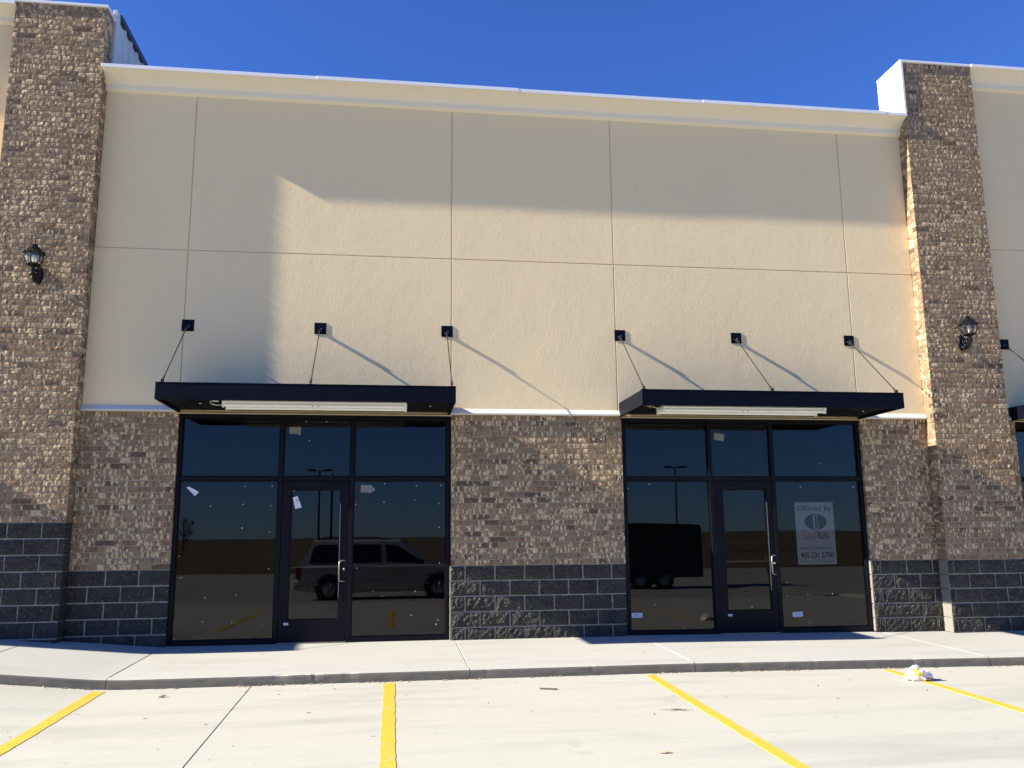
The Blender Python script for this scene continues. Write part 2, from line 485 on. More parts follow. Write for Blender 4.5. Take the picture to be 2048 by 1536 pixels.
# parking lot: root mesh is the joint bed, slabs are its parts
lot = MB()
LX = [-30, -11.2, -2.205, 6.85, 15.9, 32]
LY = [-2.262, -12.0, -21.0, -36.0]
lot.add([(x, y, lot_z(x, y) - 0.09) for y in (-2.2, -4, -7, -9.5, -12, -21, -36.2) for x in (-30, -20, -12, -8, -3.65, 2.4, 8, 32)],
        [(j * 8 + i, (j + 1) * 8 + i, (j + 1) * 8 + i + 1, j * 8 + i + 1) for j in range(6) for i in range(7)], 0)
lot_o = tag(lot.build('parking_lot', M['joint']), 'pale concrete parking lot with yellow stall lines', kind='structure')
def grid_slab(x0, x1, y0, y1, zf, name, mats, parent, nx, ny, skirt=0.04, e=0.006):
    mb = MB()
    xs = [x0, x0 + e] + [x0 + (x1 - x0) * i / nx for i in range(1, nx)] + [x1 - e, x1]
    ys = [y0, y0 - e] + [y0 + (y1 - y0) * j / ny for j in range(1, ny)] + [y1 + e, y1]
    n = len(xs); m = len(ys)
    v = []
    for j, y in enumerate(ys):
        for i, x in enumerate(xs):
            z = zf(x, y)
            if i in (0, n - 1) or j in (0, m - 1): z -= 0.004
            v.append((x, y, z))
    f = [(j * n + i, (j + 1) * n + i, (j + 1) * n + i + 1, j * n + i + 1) for j in range(m - 1) for i in range(n - 1)]
    mb.add(v, f, 0, 0, False)
    ring = [(i, 0) for i in range(n)] + [(n - 1, j) for j in range(1, m)] + [(i, m - 1) for i in range(n - 2, -1, -1)] + [(0, j) for j in range(m - 2, 0, -1)]
    for a, b in zip(ring, ring[1:] + ring[:1]):
        pa, pb = v[a[1] * n + a[0]], v[b[1] * n + b[0]]
        mb.face([pa, pb, (pb[0], pb[1], pb[2] - skirt), (pa[0], pa[1], pa[2] - skirt)])
    return mb.build(name, mats, parent)
for i in range(len(LX) - 1):
    for j in range(len(LY) - 1):
        grid_slab(LX[i] + .003, LX[i + 1] - .003, LY[j] - .004, LY[j + 1] + .004, lot_z, 'concrete_slab', M['lot'] if j == 0 else M['aisle'], lot_o, 60 if j == 0 else 12, 48 if j == 0 else 12)
# painted stall lines
def stall_line(x0, x1, label):
    mb = MB(); rng = random.Random(int(x0 * 100))
    ny = 60; v = []
    for j in range(ny + 1):
        y = -2.372 - j * (6.0 / ny)
        for k, x in enumerate((x0, x0 + (x1 - x0) * .5, x1)):
            xx = x + (rng.uniform(-.0055, .0055) if k != 1 else 0)
            v.append((xx, y, lot_z(xx, y) + 0.004))
    f = [(j * 3 + k, (j + 1) * 3 + k, (j + 1) * 3 + k + 1, j * 3 + k + 1) for j in range(ny) for k in range(2)]
    mb.add(v, f)
    m = 3
    for j in range(ny):
        for k in (0, 2):
            a, b = v[j * m + k], v[(j + 1) * m + k]
            mb.face([a, b, (b[0], b[1], b[2] - .007), (a[0], a[1], a[2] - .007)])
    tag(mb.build('parking_line', M['yellow'], lot_o), label)
stall_line(-6.53, -6.42, 'yellow stall line off to the far left')
stall_line(-3.735, -3.615, 'yellow stall line slanting to the lower left corner')
stall_line(-0.852, -0.738, 'yellow stall line pointing straight at the camera')
stall_line(1.972, 2.078, 'yellow stall line right of the middle of the lot')
stall_line(4.735, 4.845, 'yellow stall line under the crumpled bag')

# sidewalk with kerb (structure)
bed = MB()
bed.box(-14, 16, KY + .14, 0.4, -0.6, -0.06, 0)
bed.add([(x, y, walk_z(x, y) - .03) for y in (KY + .06, 0.3) for x in (-14, -8, -3.65, 2.4, 7, 16)], [(i, i + 1, i + 7, i + 6) for i in range(5)], 0)
walk_o = tag(bed.build('sidewalk', M['joint']), 'grey concrete sidewalk with kerb along the shop front', kind='structure')
CHIPS = ((-1.93, .11, .014), (-1.56, .06, .009), (-1.20, .09, .012), (3.1, .06, .005), (5.2, .08, .006))
WX = [-13.5, -9.6, -6.75, -5.172, -3.652, 0.06, 2.58, 6.16, 8.75, 12.4, 15.5]
for a, b in zip(WX[:-1], WX[1:]):
    grid_slab(a + .003, b - .003, 0.28, KY + .11, walk_z, 'sidewalk_slab', M['walk'], walk_o, 8, 5)
    # kerb piece: rounded nose, battered face with a few chips
    mb = MB(); rng = random.Random(int(a * 31))
    nx = max(int((b - a) / 0.045), 4); cols = []
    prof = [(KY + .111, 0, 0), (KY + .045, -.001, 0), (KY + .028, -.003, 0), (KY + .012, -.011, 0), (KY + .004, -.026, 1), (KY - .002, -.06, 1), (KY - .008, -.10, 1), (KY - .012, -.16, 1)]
    for i in range(nx + 1):
        x = a + .003 + (b - a - .006) * i / nx
        chip = sum(h * max(0, 1 - abs(x - cx) / w) for cx, w, h in CHIPS) * rng.uniform(.6, 1.2) + (rng.random() < .010) * rng.uniform(.002, .004)
        c = []
        for k, (y, dz, m) in enumerate(prof):
            jig = mnoise.noise(Vector((x * 9, k * 2.3, 1))) * (.0035 if k > 2 else .001)
            q = chip if 2 <= k <= 4 else chip * .3 if k == 5 else 0
            c.append((x, y + jig + q, walk_z(x, min(y, 0)) + dz - q * .7))
        cols.append(c)
    for i in range(nx):
        for k in range(len(prof) - 1):
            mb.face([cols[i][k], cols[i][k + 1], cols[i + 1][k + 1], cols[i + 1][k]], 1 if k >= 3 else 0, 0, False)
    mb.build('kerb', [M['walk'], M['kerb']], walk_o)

# ------------------------------------------------------------------ the building
B = tag(empty('commercial_building', (1.1, 0, 0)), 'tan stucco and brick shop building with two dark glass storefronts', 'building')
BI = Matrix.Translation((-1.1, 0, 0))
def part(mb, name, mats, parent=None, label=None):
    o = mb.build(name, mats, parent or B)
    if parent is None: o.location = (-1.1, 0, 0)
    if label: o['label'] = label
    return o

# ---- masonry
def brick_mesh(L, H, D, seed, nx=5, ny=2, amp=0.0006, pillow=0.0014, mat='brick'):
    """a rough-faced masonry unit; front face at y=0, centre at the origin in x and z"""
    rng = random.Random(seed); mb = MB(); v = []
    for j in range(ny + 1):
        for i in range(nx + 1):
            x = -L / 2 + L * i / nx; z = -H / 2 + H * j / ny
            edge = i in (0, nx) or j in (0, ny)
            y = rng.uniform(-amp, amp) + (pillow * rng.uniform(.6, 1.4) if edge else 0)
            if edge:
                x += rng.uniform(-.0012, .0012); z += rng.uniform(-.0009, .0009)
            v.append((x, y, z))
    n = nx + 1
    f = [(j * n + i, j * n + i + 1, (j + 1) * n + i + 1, (j + 1) * n + i) for j in range(ny) for i in range(nx)]
    ring = [i for i in range(n)] + [j * n + nx for j in range(1, ny + 1)] + [ny * n + i for i in range(nx - 1, -1, -1)] + [j * n for j in range(ny - 1, 0, -1)]
    back = {}
    for k in ring:
        back[k] = len(v); v.append((v[k][0], D, v[k][2]))
    for a, b in zip(ring, ring[1:] + ring[:1]):
        f.append((b, a, back[a], back[b]))
    return v, f

BP, CP = 0.2386, (ZS - ZC) / 27        # brick pitch along and up the wall
BL, BH = BP - 0.0110, CP - 0.0120
VAR = 10
STR = [brick_mesh(BL, BH, .085, 100 + i) for i in range(VAR)]
_meshes = {}
def unit_mesh(kind, i, w):
    """shared meshes, scaled in x for the shorter units"""
    key = (kind, i)
    if key not in _meshes:
        v, f = (STR[i] if kind == 'brick' else BLK[i])
        mb = MB(); mb.add(v, f, 0, 0, False)
        _meshes[key] = mb.mesh(kind, [M['brick'] if kind == 'brick' else M['block']])
    return _meshes[key]

BLP, BLH = 0.4064, 0.2032
BLK = [brick_mesh(BLP - .020, BLH - .018, .12, 300 + i, 8, 4, .006, .008) for i in range(8)]

def place_units(units, kind, parent, rest_name):
    """units: (x, y, z, width, turn) of front-face centres; the 300 that show largest become objects, the rest one stuff part"""
    full = BL if kind == 'brick' else BLP - .020
    def size(u):
        q = to_px(u[:3])
        return (1 if seen(u[:3], 30) else 0, -q[2] if q else -99)
    order = sorted(range(len(units)), key=lambda k: size(units[k]), reverse=True)
    single = set(k for k in order[:300] if seen(units[k][:3], 20))
    rest = MB(); nv = VAR if kind == 'brick' else len(BLK)
    for k, (x, y, z, w, turn) in enumerate(units):
        i = random.randrange(nv); sx = w / full
        mt = Matrix.Translation((x, y + random.uniform(-.0018, .0022), z)) @ Matrix.Rotation(turn, 4, 'Z')
        flip = random.choice((0, 1))
        mt = mt @ (Matrix.Rotation(math.pi, 4, 'Y') if flip else Matrix.Identity(4)) @ Matrix.Diagonal((sx, 1, 1, 1))
        if k in single:
            o = bpy.data.objects.new(kind if kind == 'brick' else 'concrete_block', unit_mesh(kind, i, w))
            COL.objects.link(o); o.parent = parent; o.matrix_local = mt
        else:
            v, f = (STR if kind == 'brick' else BLK)[i]
            rest.add([mt @ Vector(p) for p in v], f, 0, random.random() + 1e-4)
    if rest.v:
        o = rest.build(rest_name, M['brick'] if kind == 'brick' else M['block'], parent); o['kind'] = 'stuff'

def course_units(x0, x1, y, z0, z1, pitch_x, pitch_z, x_off_even, x_off_odd, gap, insets=None, minw=.03, row0=0):
    out = []; n = int(round((z1 - z0) / pitch_z))
    for r in range(n):
        z = z1 - (r + .5) * pitch_z
        a, b = x0, x1
        if insets:
            da, db = insets(r); a += da; b -= db
        off = x_off_even if (r + row0) % 2 == 0 else x_off_odd
        j = [a] + sorted(q for q in (off + pitch_x * k for k in range(-60, 60)) if a + minw < q < b - minw) + [b]
        for p, q in zip(j[:-1], j[1:]):
            l = p + (gap / 2 if p > a + 1e-6 else (gap if insets and insets(r)[0] > 0 else 0))
            h = q - (gap / 2 if q < b - 1e-6 else (gap if insets and insets(r)[1] > 0 else 0))
            out.append(((l + h) / 2, y, z, h - l, 0.0))
    return out

def flat_wall(name, label, x0, x1, off, blk_even, blk_odd, ground):
    core = MB()
    core.box(x0 + .004, x1 - .004, .0050, .20, ZC + .002, ZS - .001, 0)
    core.box(x0 + .004, x1 - .004, .013, .20, -.25, ZC + .001, 1)
    w = part(core, name, [M['mortar'], M['block_mortar']], None, label)
    place_units(course_units(x0, x1, 0, ZC, ZS, BP, CP, off, off + BP / 2, .010), 'brick', w, 'bricks')
    place_units(course_units(x0, x1, -.004, ZC - 6 * BLH, ZC, BLP, BLH, blk_even, blk_odd, .020, minw=.06), 'block', w, 'blocks')
    return w
flat_wall('brick_wall', 'brick wall strip left of the first storefront', XL + .003, -3.637, -4.10, -4.42, -4.63, 0)
flat_wall('brick_pier', 'brick pier between the two storefronts', 0.0, 2.430, .060, .1954, .3979, 0)
flat_wall('brick_wall', 'brick wall strip right of the second storefront', 6.077, XR - .003, 6.17, 6.22, 6.42, 0)
flat_wall('brick_wall', 'short brick strip at the right edge of the picture', PRX1 + .003, 8.60, 8.49, 8.53, 8.40, 0)

def pilaster(label, x0, x1, zc, ztop, off, blk_even, blk_odd):
    core = MB()
    core.box(x0 + .0050, x1 - .0050, YP + .0050, .22, zc + .002, ztop - .004, 0)
    core.box(x0 + .014, x1 - .014, YP + .015, .22, -.25, zc + .001, 1)
    w = part(core, 'brick_pilaster', [M['mortar'], M['block_mortar']], None, label)
    n = int(round((ztop - zc) / CP)); pz = (ztop - zc) / n
    ins = lambda r: (.0, .0) if r % 2 == 0 else (.088, .088)
    u = course_units(x0, x1, YP, zc, ztop, BP, pz, off, off + BP / 2, .010, ins, minw=.05)
    for r in range(n):
        z = ztop - (r + .5) * pz
        for xs, turn in ((x0, -math.pi / 2), (x1, math.pi / 2)):
            if r % 2 == 0: a, b = YP + .092, .05
            else: a, b = YP, .04
            u.append((xs, (a + b) / 2, z, b - a, turn))
            if r % 2 == 1:                                  # the end of a return brick, seen on the front
                u.append((xs + (.0395 if xs == x0 else -.0395), YP, z, .078, 0.0))
    place_units(u, 'brick', w, 'bricks')
    m = int(round((zc + .2) / BLH))
    u = course_units(x0, x1, YP - .002, zc - m * BLH, zc, BLP, BLH, blk_even, blk_odd, .017, minw=.06)
    place_units(u, 'block', w, 'blocks')
    # corner block ends: sunlight on the left ones is put into a paler colour
    for r in range(m):
        z = zc - (r + .5) * BLH
        for xs, sg in ((x0, -1), (x1, 1)):
            e = MB(); xa, xb = sorted((xs - sg * .012, xs + sg * .001))
            e.box(xa, xb, YP + .004, .05, z - BLH / 2 + .006, z + BLH / 2 - .006, 0, .003)
            e.build('block_end', M['sunlit_end'] if sg < 0 else M['block'], w)
    return w
pilaster('brick pilaster on the left with taller dark block base', PLX0, XL, ZC + 3 * BLH, 8.775, -5.31, -5.16, -5.36)
pilaster('brick pilaster on the right with white metal side panel on top', XR, PRX1, ZC, 8.80, 7.37, 7.226, 7.459)
# storefront jamb block ends, painted pale to stand in for sunlight on them
for x, lab in ((6.077, None), (0.0, None)):
    for r in range(5):
        z = ZC - (r + .5) * BLH
        e = MB(); e.box(x - .010, x + .012, .002, .075, max(z - BLH / 2 + .006, .03), z + BLH / 2 - .006, 0, .003)
        part(e, 'jamb_block_end', M['sunlit_end'])

# ---- stucco walls made of panels with recessed joints
def stucco_wall(label, xs, zs, y=YE, gap=.013, zjoin=None):
    back = MB(); back.box(xs[0], xs[-1], y + .0105, y + .20, zs[0], zs[-1], 0)
    w = part(back, 'stucco_wall', M['groove'], None, label)
    for i in range(len(xs) - 1):
        for k in range(len(zs) - 1):
            a = xs[i] + (gap / 2 if i else 0); b = xs[i + 1] - (gap / 2 if i < len(xs) - 2 else 0)
            c = zs[k] + (gap / 2 if k else 0); d = zs[k + 1] - (gap / 2 if k < len(zs) - 2 else 0)
            p = MB(); p.box(a, b, y, y + .010, c, d, 0, .0035)
            p.build('stucco_panel', M['stucco'], w)
    return w
ZH = 5.3404
stucco_wall('tan stucco wall over the two storefronts, divided into ten panels', [XL + .001, -3.642, -.003, 2.387, 6.064, XR - .001], [3.07, ZH, 7.64])
stucco_wall('tall stucco wall at the left edge of the picture', [-13.5, -9.85, PLX0 - .004], [0.0, 5.95, 8.56])
stucco_wall('tall stucco wall at the right edge of the picture', [PRX1 + .004, 12.25, 15.5], [3.07, 5.81, 8.53])
def sill(x0, x1):
    mb = MB()
    mb.prism([(.03, ZS + .002), (-.040, ZS + .002), (-.048, ZS + .010), (-.046, ZS + .026), (YE - .006, ZS + .088), (.03, ZS + .088)], x0, x1)
    part(mb, 'sill', M['sill'], None, 'white sloped sill on top of the brick')
sill(XL + .004, -3.654); sill(-.012, 2.402); sill(6.076, XR - .004); sill(PRX1 + .004, 8.525)

# ---- cornices with lapped white coping
def cornice(x0, x1, zb, zt, yt, cuts, label):
    mb = MB(); h = zt - zb
    prof = [(.12, zb), (YE - .006, zb), (YE - .050, zb + .030), (YE - .046, zb + .030 + h * .30)]
    y1, z1 = YE - .046, zb + .030 + h * .30
    for k in range(1, 7):                                   # gentle cove outwards
        a = k / 6
        prof.append((y1 + (yt - y1) * (a ** 1.25), z1 + (zt - z1) * (a ** .92)))
    prof += [(.34, zt)]
    if zt - zb > .1: prof.append((.34, zb))
    mb.prism(prof[::-1], x0, x1)
    c = part(mb, 'cornice', M['cornice'], None, label)
    for k, (a, b) in enumerate(zip(cuts[:-1], cuts[1:])):
        m = MB(); dz = .006 * (k % 2) + .003
        m.box(a - (.03 if k else 0), b, yt - .014 - dz * .6, .36, zt + dz, zt + .040 + dz, 0, .003)
        m.box(a - (.03 if k else 0), b, yt - .015 - dz * .6, yt - .006, zt - .012 + dz, zt + .002 + dz, 0)
        m.build('coping', M['white_metal'], c)
cornice(XL - .004, XR + .002, 7.622, 7.868, -.240, [XL - .006, -1.93, .96, 3.82, 6.78, XR + .003], 'stucco cornice with white metal coping above the storefronts')
cornice(-13.5, PLX0 - .004, 8.545, 8.745, -.215, [-13.5, -10.5, -8.4, PLX0 - .005], 'stucco cornice at the upper left corner')
cornice(PRX1 + .002, 15.5, 8.520, 8.800, -.225, [PRX1 + .002, 10.8, 13.6, 15.5], 'stucco cornice at the upper right corner')

# ---- pilaster copings, right side panel, left ribbed siding, roofs
def cap(x0, x1, z, yb, label):
    mb = MB(); mb.box(x0 - .018, x1 + .018, YP - .026, yb, z, z + .036, 0, .003)
    part(mb, 'coping', M['white_metal'], None, label)
cap(PLX0, XL, 8.778, .14, 'white metal cap on the left pilaster')
cap(XR, PRX1, 8.803, .445, 'white metal cap on the right pilaster')
mb = MB(); mb.box(XR - .012, XR - .002, YP - .020, .445, 7.915, 8.800, 0)
mb.box(XR - .016, XR + .022, YP - .026, YP - .006, 7.915, 8.801, 0, .002)
mb.box(XR - .018, XR - .013, -.13, -.12, 7.915, 8.80, 0)
part(mb, 'side_panel', M['white_metal'], None, 'bright white metal panel on the side of the right pilaster')
mb = MB()
mb.box(XR, PRX1 + .2, .05, .44, 7.6, 8.80, 0); part(mb, 'parapet_backing', M['siding'])
mb = MB(); mb.box(PLX0, XL - .03, .02, 4.2, 7.2, 8.90, 0); mb.box(-13.5, PLX0, .22, 4.2, 5.0, 8.70, 0)
mb.box(PRX1, 15.5, .22, .44, 6.0, 8.78, 0)
part(mb, 'parapet_backing', M['siding'])
sd = MB(); sd.box(XL - .028, XL - .012, .125, 4.2, 7.4, 8.93, 0)
s_o = part(sd, 'metal_siding', M['siding'], None, 'pale ribbed metal siding with dark edge trim beside the left pilaster')
for k in range(13):
    y = .20 + k * .305
    r = MB(); r.add([(XL - .012, y, 7.4), (XL + .022, y + .03, 7.4), (XL + .022, y + .075, 7.4), (XL - .012, y + .105, 7.4),
                     (XL - .012, y, 8.93), (XL + .022, y + .03, 8.93), (XL + .022, y + .075, 8.93), (XL - .012, y + .105, 8.93)],
                    [(0, 4, 5, 1), (1, 5, 6, 2), (2, 6, 7, 3), (4, 7, 6, 5), (0, 1, 2, 3)])
    r.build('siding_rib', M['siding'], s_o)
e = MB(); e.box(XL - .04, XL + .045, .27, 4.25, 8.90, 8.985, 0, .004); e.build('edge_trim', M['dark_trim'], s_o)
e = MB(); e.box(XL - .03, XL + .026, .12, .235, 7.9, 8.965, 0, .004); e.build('corner_trim', M['siding'], s_o)
mb = MB(); mb.box(XL - .02, XR, .34, 12, 7.15, 7.25, 0); mb.box(-13.5, 15.5, 11.9, 12.1, 0, 7.3, 0)
mb.box(-13.5, -13.3, .2, 12, 0, 8.4, 0); mb.box(15.3, 15.5, .2, 12, 0, 8.4, 0)
part(mb, 'roof', M['roof'])
mb = MB(); mb.box(XL, XR, .215, .34, 7.0, 7.86, 0); part(mb, 'parapet_backing', M['siding'])

# ---- interiors behind the glass
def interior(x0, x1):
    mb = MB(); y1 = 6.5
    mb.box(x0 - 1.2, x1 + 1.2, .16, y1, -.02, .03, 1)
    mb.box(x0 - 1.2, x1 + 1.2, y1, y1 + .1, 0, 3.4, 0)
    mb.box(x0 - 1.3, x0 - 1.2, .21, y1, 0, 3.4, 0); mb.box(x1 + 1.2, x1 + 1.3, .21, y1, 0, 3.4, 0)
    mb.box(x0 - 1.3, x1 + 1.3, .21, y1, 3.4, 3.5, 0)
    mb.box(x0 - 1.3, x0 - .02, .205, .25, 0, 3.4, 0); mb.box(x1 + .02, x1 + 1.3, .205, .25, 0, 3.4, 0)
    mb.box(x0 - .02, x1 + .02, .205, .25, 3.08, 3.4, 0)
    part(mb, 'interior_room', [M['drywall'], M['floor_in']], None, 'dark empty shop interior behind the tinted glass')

# ---- storefronts
def storefront(x0, x1, ma, mb_, gda, gdb, label, door_label, left_hinge=True, pads=()):
    W_ = .055; H = W_ / 2; yf, yb = YF, YF + .115
    base = max(gwall((x0 + x1) / 2), 0.0) + .004
    zt, zh = 2.194, 3.058
    fr = MB()
    def bar(a, b, c, d, ya=yf, yb_=yb): fr.box(a, b, ya, yb_, c, d, 0, .0025)
    bar(x0, x0 + .048, base, zh); bar(x1 - .048, x1, base, zh)
    bar(ma - H, ma + H, base, zh - .047); bar(mb_ - H, mb_ + H, base, zh - .047)
    bar(x0 + .0485, x1 - .0485, zh - .046, zh)
    bar(x0 + .0485, ma - H - .0005, zt - H, zt + H); bar(mb_ + H + .0005, x1 - .0485, zt - H, zt + H); bar(ma + H + .0005, mb_ - H - .0005, zt - H, zt + H)
    bar(x0 + .0485, ma - H - .0005, base, base + .060); bar(mb_ + H + .0005, x1 - .0485, base, base + .060)
    sf = part(fr, 'storefront_frame', M['frame'], None, label)
    def pane(a, b, c, d, y=YF + .042, parent=sf, name='glass_pane', stop=.011):
        g = MB(); g.box(a, b, y, y + .010, c, d, 0); g.build(name, M['glass'], parent)
        s = MB()
        for q in ((a, a + stop, c, d), (b - stop, b, c, d), (a + stop + .0004, b - stop - .0004, c, c + stop), (a + stop + .0004, b - stop - .0004, d - stop, d)):
            s.box(q[0], q[1], y - .014, y - .001, q[2], q[3], 0, .002)
        s.build('glazing_stop', M['frame'], parent)
    e = .001
    cols = ((x0 + .048 + e, ma - H - e), (ma + H + e, mb_ - H - e), (mb_ + H + e, x1 - .048 - e))
    for k, (a, b) in enumerate(cols):
        pane(a, b, zt + H + e, zh - .047)
        if k != 1: pane(a, b, base + .061, zt - H - e)
    # door: stiles and rails, glass, pull handle, push bar, lock, threshold, closer plate
    da, db = ma + H + .004, mb_ - H - .004; dz0, dz1 = base + .016, zt - H - .006
    gz0, gz1 = .345, 2.043
    dm = MB()
    for q in ((da, gda, dz0, dz1), (gdb, db, dz0, dz1), (gda + .0004, gdb - .0004, dz0, gz0), (gda + .0004, gdb - .0004, gz1, dz1)):
        dm.box(q[0], q[1], YF + .012, YF + .058, q[2], q[3], 0, .002)
    door = part(dm, 'glass_door', M['frame'], None, door_label)
    pane(gda + e, gdb - e, gz0 + e, gz1 - e, YF + .034, door, 'door_glass', .009)
    hx = gdb + .006
    h = MB()
    h.tube([(hx + .075, YF + .012, 1.105), (hx + .060, YF - .035, 1.105), (hx + .020, YF - .050, 1.103), (hx, YF - .052, 1.082), (hx - .003, YF - .052, .97), (hx, YF - .052, .858), (hx + .020, YF - .050, .838), (hx + .060, YF - .035, .836), (hx + .075, YF + .012, .836)], .010, 8)
    h.build('door_handle', M['steel'], door)
    h = MB(); h.box(hx + .030, hx + .088, YF + .004, YF + .0115, .85, 1.10, 0, .003); h.build('handle_plate', M['frame'], door)
    h = MB(); h.lathe([(.017, 0), (.017, .010), (.011, .014)], 12, (0, 0, 0), 0, True, 'y'); o = h.build('lock_cylinder', M['steel'], door); o.location = (hx + .062, YF + .002, .99); o.rotation_euler = (0, 0, math.pi)
    h = MB(); h.tube([(gda - .03, YF + .11, 1.02), (gdb + .03, YF + .11, 1.02)], .012, 8)
    for x in (gda - .028, gdb + .028): h.tube([(x, YF + .057, 1.02), (x, YF + .112, 1.02)], .010, 8)
    h.build('push_bar', M['steel'], door)
    h = MB(); h.box(gdb - .004, gdb + .002, YF - .0005, YF + .011, .62, 1.86, 0); h.build('glint_strip', M['steel'], door)  # added steel strip imitating the sun glint along the glazing stop
    for z in (.35, 1.15, 1.95):
        h = MB(); h.lathe([(.009, 0), (.009, .11)], 8, (da - .004, YF + .006, z)); h.build('hinge', M['frame'], door)
    t = MB(); t.box(da - .004, db + .004, YF - .02, YF + .12, base - .004, base + .013, 0, .003); t.build('threshold', M['steel'], door)
    # foam spacer pads and paint flecks left on the glass
    pm = MB(); 
    for (x, z) in pads:
        r = random.uniform(.006, .0095); y = YF + .0415 if z > 2.24 or not (ma < x < mb_) else YF + .0335
        pm.lathe([(r, 0), (r * .9, -.004)], 8, (x, y, z), 0, True, 'y')
    if pads:
        o = pm.build('spacer_pads', M['pad'], sf); o['kind'] = 'stuff'
    tr = MB(); tr.box(x0 - .02, x1 + .02, -.032, .04, 3.0615, 3.0665, 0); tr.build('head_flashing', M['tan_trim'], sf)
    interior(x0, x1)
    return sf
PADS1 = [(-1.98, 2.975), (-1.707, 2.973), (-2.064, 2.796), (-1.926, 2.713), (-2.754, 2.094), (-2.399, 2.096), (-3.184, 1.83), (-2.767, 1.854), (-2.41, 1.836), (-2.769, 1.541), (-2.41, 1.487), (-3.547, 1.184), (-3.516, 0.909), (-2.403, 1.006), (-3.197, 0.648), (-2.806, 0.671), (-2.11, 2.031), (-0.903, 2.129), (-0.47, 2.099), (-0.138, 2.105), (-0.907, 1.878), (-0.492, 1.909), (-0.158, 1.855), (-1.288, 1.846), (-0.156, 1.532), (-0.147, 1.052), (-1.252, 1.001), (-0.472, 0.685), (-0.91, 0.628), (-3.211, 0.347), (-2.842, 0.329), (-2.442, 0.281), (-0.523, 0.372), (-0.163, 0.3), (-0.19, 0.249), (-1.037, 0.691), (-3.551, 0.135)]
PADS2 = [(5.444, 2.421), (2.52, 2.054), (2.835, 2.118), (5.115, 2.076), (5.937, 2.075), (5.496, 0.549), (5.118, 0.545), (4.811, 0.718), (2.859, 0.444), (4.268, 0.386), (4.808, 0.537), (3.257, 0.141), (5.113, 0.153)]
storefront(-3.637, -.015, -2.2894, -1.3425, -2.137, -1.486, 'left storefront with dark tinted glass reflecting a van', 'left dark framed glass door with a paper stuck at its top', pads=PADS1)
storefront(2.448, 6.075, 3.744, 4.689, 3.909, 4.5635, 'right storefront with dark tinted glass and a white sign inside', 'right dark framed glass door beside the white sign', pads=PADS2)
storefront(8.60, 12.2, 9.90, 10.85, 10.06, 10.69, 'storefront cut off by the right edge of the picture', 'glass door of the shop beyond the right edge')

# ------------------------------------------------------------------ canopies hung on rods
def canopy(x0, x1, qs, label, lifted=0.0, yc=-1.153):
    zb, zt = 3.069 + lifted, 3.272 + lifted
    xc = (x0 + x1) / 2
    root = tag(empty('entrance_canopy', (xc, 0, zb)), label, 'canopy', 'flat dark canopies over the storefronts')
    def P(mb, name, mat, parent=root):
        o = mb.build(name, mat, parent)
        if parent is root: o.location = (-xc, 0, -zb)
        return o
    t = .035
    m = MB(); m.box(x0, x1, yc, yc + t, zb, zt, 0, .004); f = P(m, 'front_fascia', M['navy'])
    for k in (1, 2):                                   # folded seams and drip lip
        pass
    m = MB(); m.box(x0 - .002, x1 + .002, yc - .004, yc + t, zt + .0005, zt + .008, 0, .002); m.build('top_lip', M['navy'], f)
    for a, b in ((x0, x0 + t), (x1 - t, x1)):
        m = MB(); m.box(a, b, yc + t + .001, -.004, zb, zt, 0, .004); P(m, 'side_fascia', M['navy'])
    m = MB(); m.box(x0 + t + .001, x1 - t - .001, yc + t + .001, -.003, zt - .03, zt - .004, 0); P(m, 'roof_deck', M['navy'])
    s = MB(); s.box(x0 + t + .001, x1 - t - .001, yc + t + .001, -.004, zb + .036, zb + .046, 0)
    n = 12; w = (x1 - x0 - 2 * t) / n
    for k in range(1, n):
        s.box(x0 + t + k * w - .004, x0 + t + k * w + .004, yc + t + .002, -.005, zb + .030, zb + .0355, 0)
    so = P(s, 'soffit', M['navy_soffit'])
    for x in (x0 + .42, x1 - .30):
        b = MB(); b.lathe([(.013, 0), (.013, -.008), (.006, -.011)], 8, (x, -.62, zb + .036)); b.build('bolt', M['bolt'], so)
    for q in qs:
        zp = 4.268 + lifted
        p = MB(); p.box(q - .081, q + .081, YE - .0075, YE - .0005, zp - .081, zp + .081, 0, .003); po = P(p, 'wall_plate', M['navy'])
        for dx, dz in ((.012, -.005), (.012, -.030), (-.022, -.025)):
            b = MB(); b.lathe([(.007, 0), (.006, -.007)], 8, (q + dx, YE - .0075, zp + dz), 0, True, 'y'); b.build('bolt', M['bolt'], po)
        a = Vector((q - .004, YE - .055, zp - .045)); e = Vector((q, yc + .055, zt + .035))
        d = (e - a).normalized()
        r = MB(); r.tube([a, e], .0075, 8)
        r.tube([e - d * .10, e - d * .015], .012, 8); r.tube([a, a + d * .07], .012, 8)
        ro = P(r, 'rod', M['rod'])
        c = MB(); c.box(q - .016, q - .009, YE - .085, YE - .008, zp - .066, zp - .026, 0); c.box(q + .003, q + .010, YE - .085, YE - .008, zp - .066, zp - .026, 0)
        c.box(q - .012, q - .006, yc + .03, yc + .085, zt + .006, zt + .056, 0); c.box(q + .006, q + .012, yc + .03, yc + .085, zt + .006, zt + .056, 0)
        c.box(q - .028, q + .028, yc + .02, yc + .10, zt + .0085, zt + .014, 0)
        c.build('clevis', M['rod'], ro)
    return root
canopy(-3.654, -.017, (-3.5876, -1.822, -.0637), 'dark navy canopy over the left storefront, its long lamp having a loose wire')
canopy(2.402, 6.0755, (2.4497, 4.2211, 6.0051), 'dark navy canopy over the right storefront beside a torn tan opening')
canopy(8.515, 12.2, (8.572, 10.35, 12.1), 'dark navy canopy cut off by the right edge of the picture')
canopy(-12.6, -8.75, (-12.5, -10.7, -8.85), 'dark navy canopy of the shop further left, outside the picture', .61)

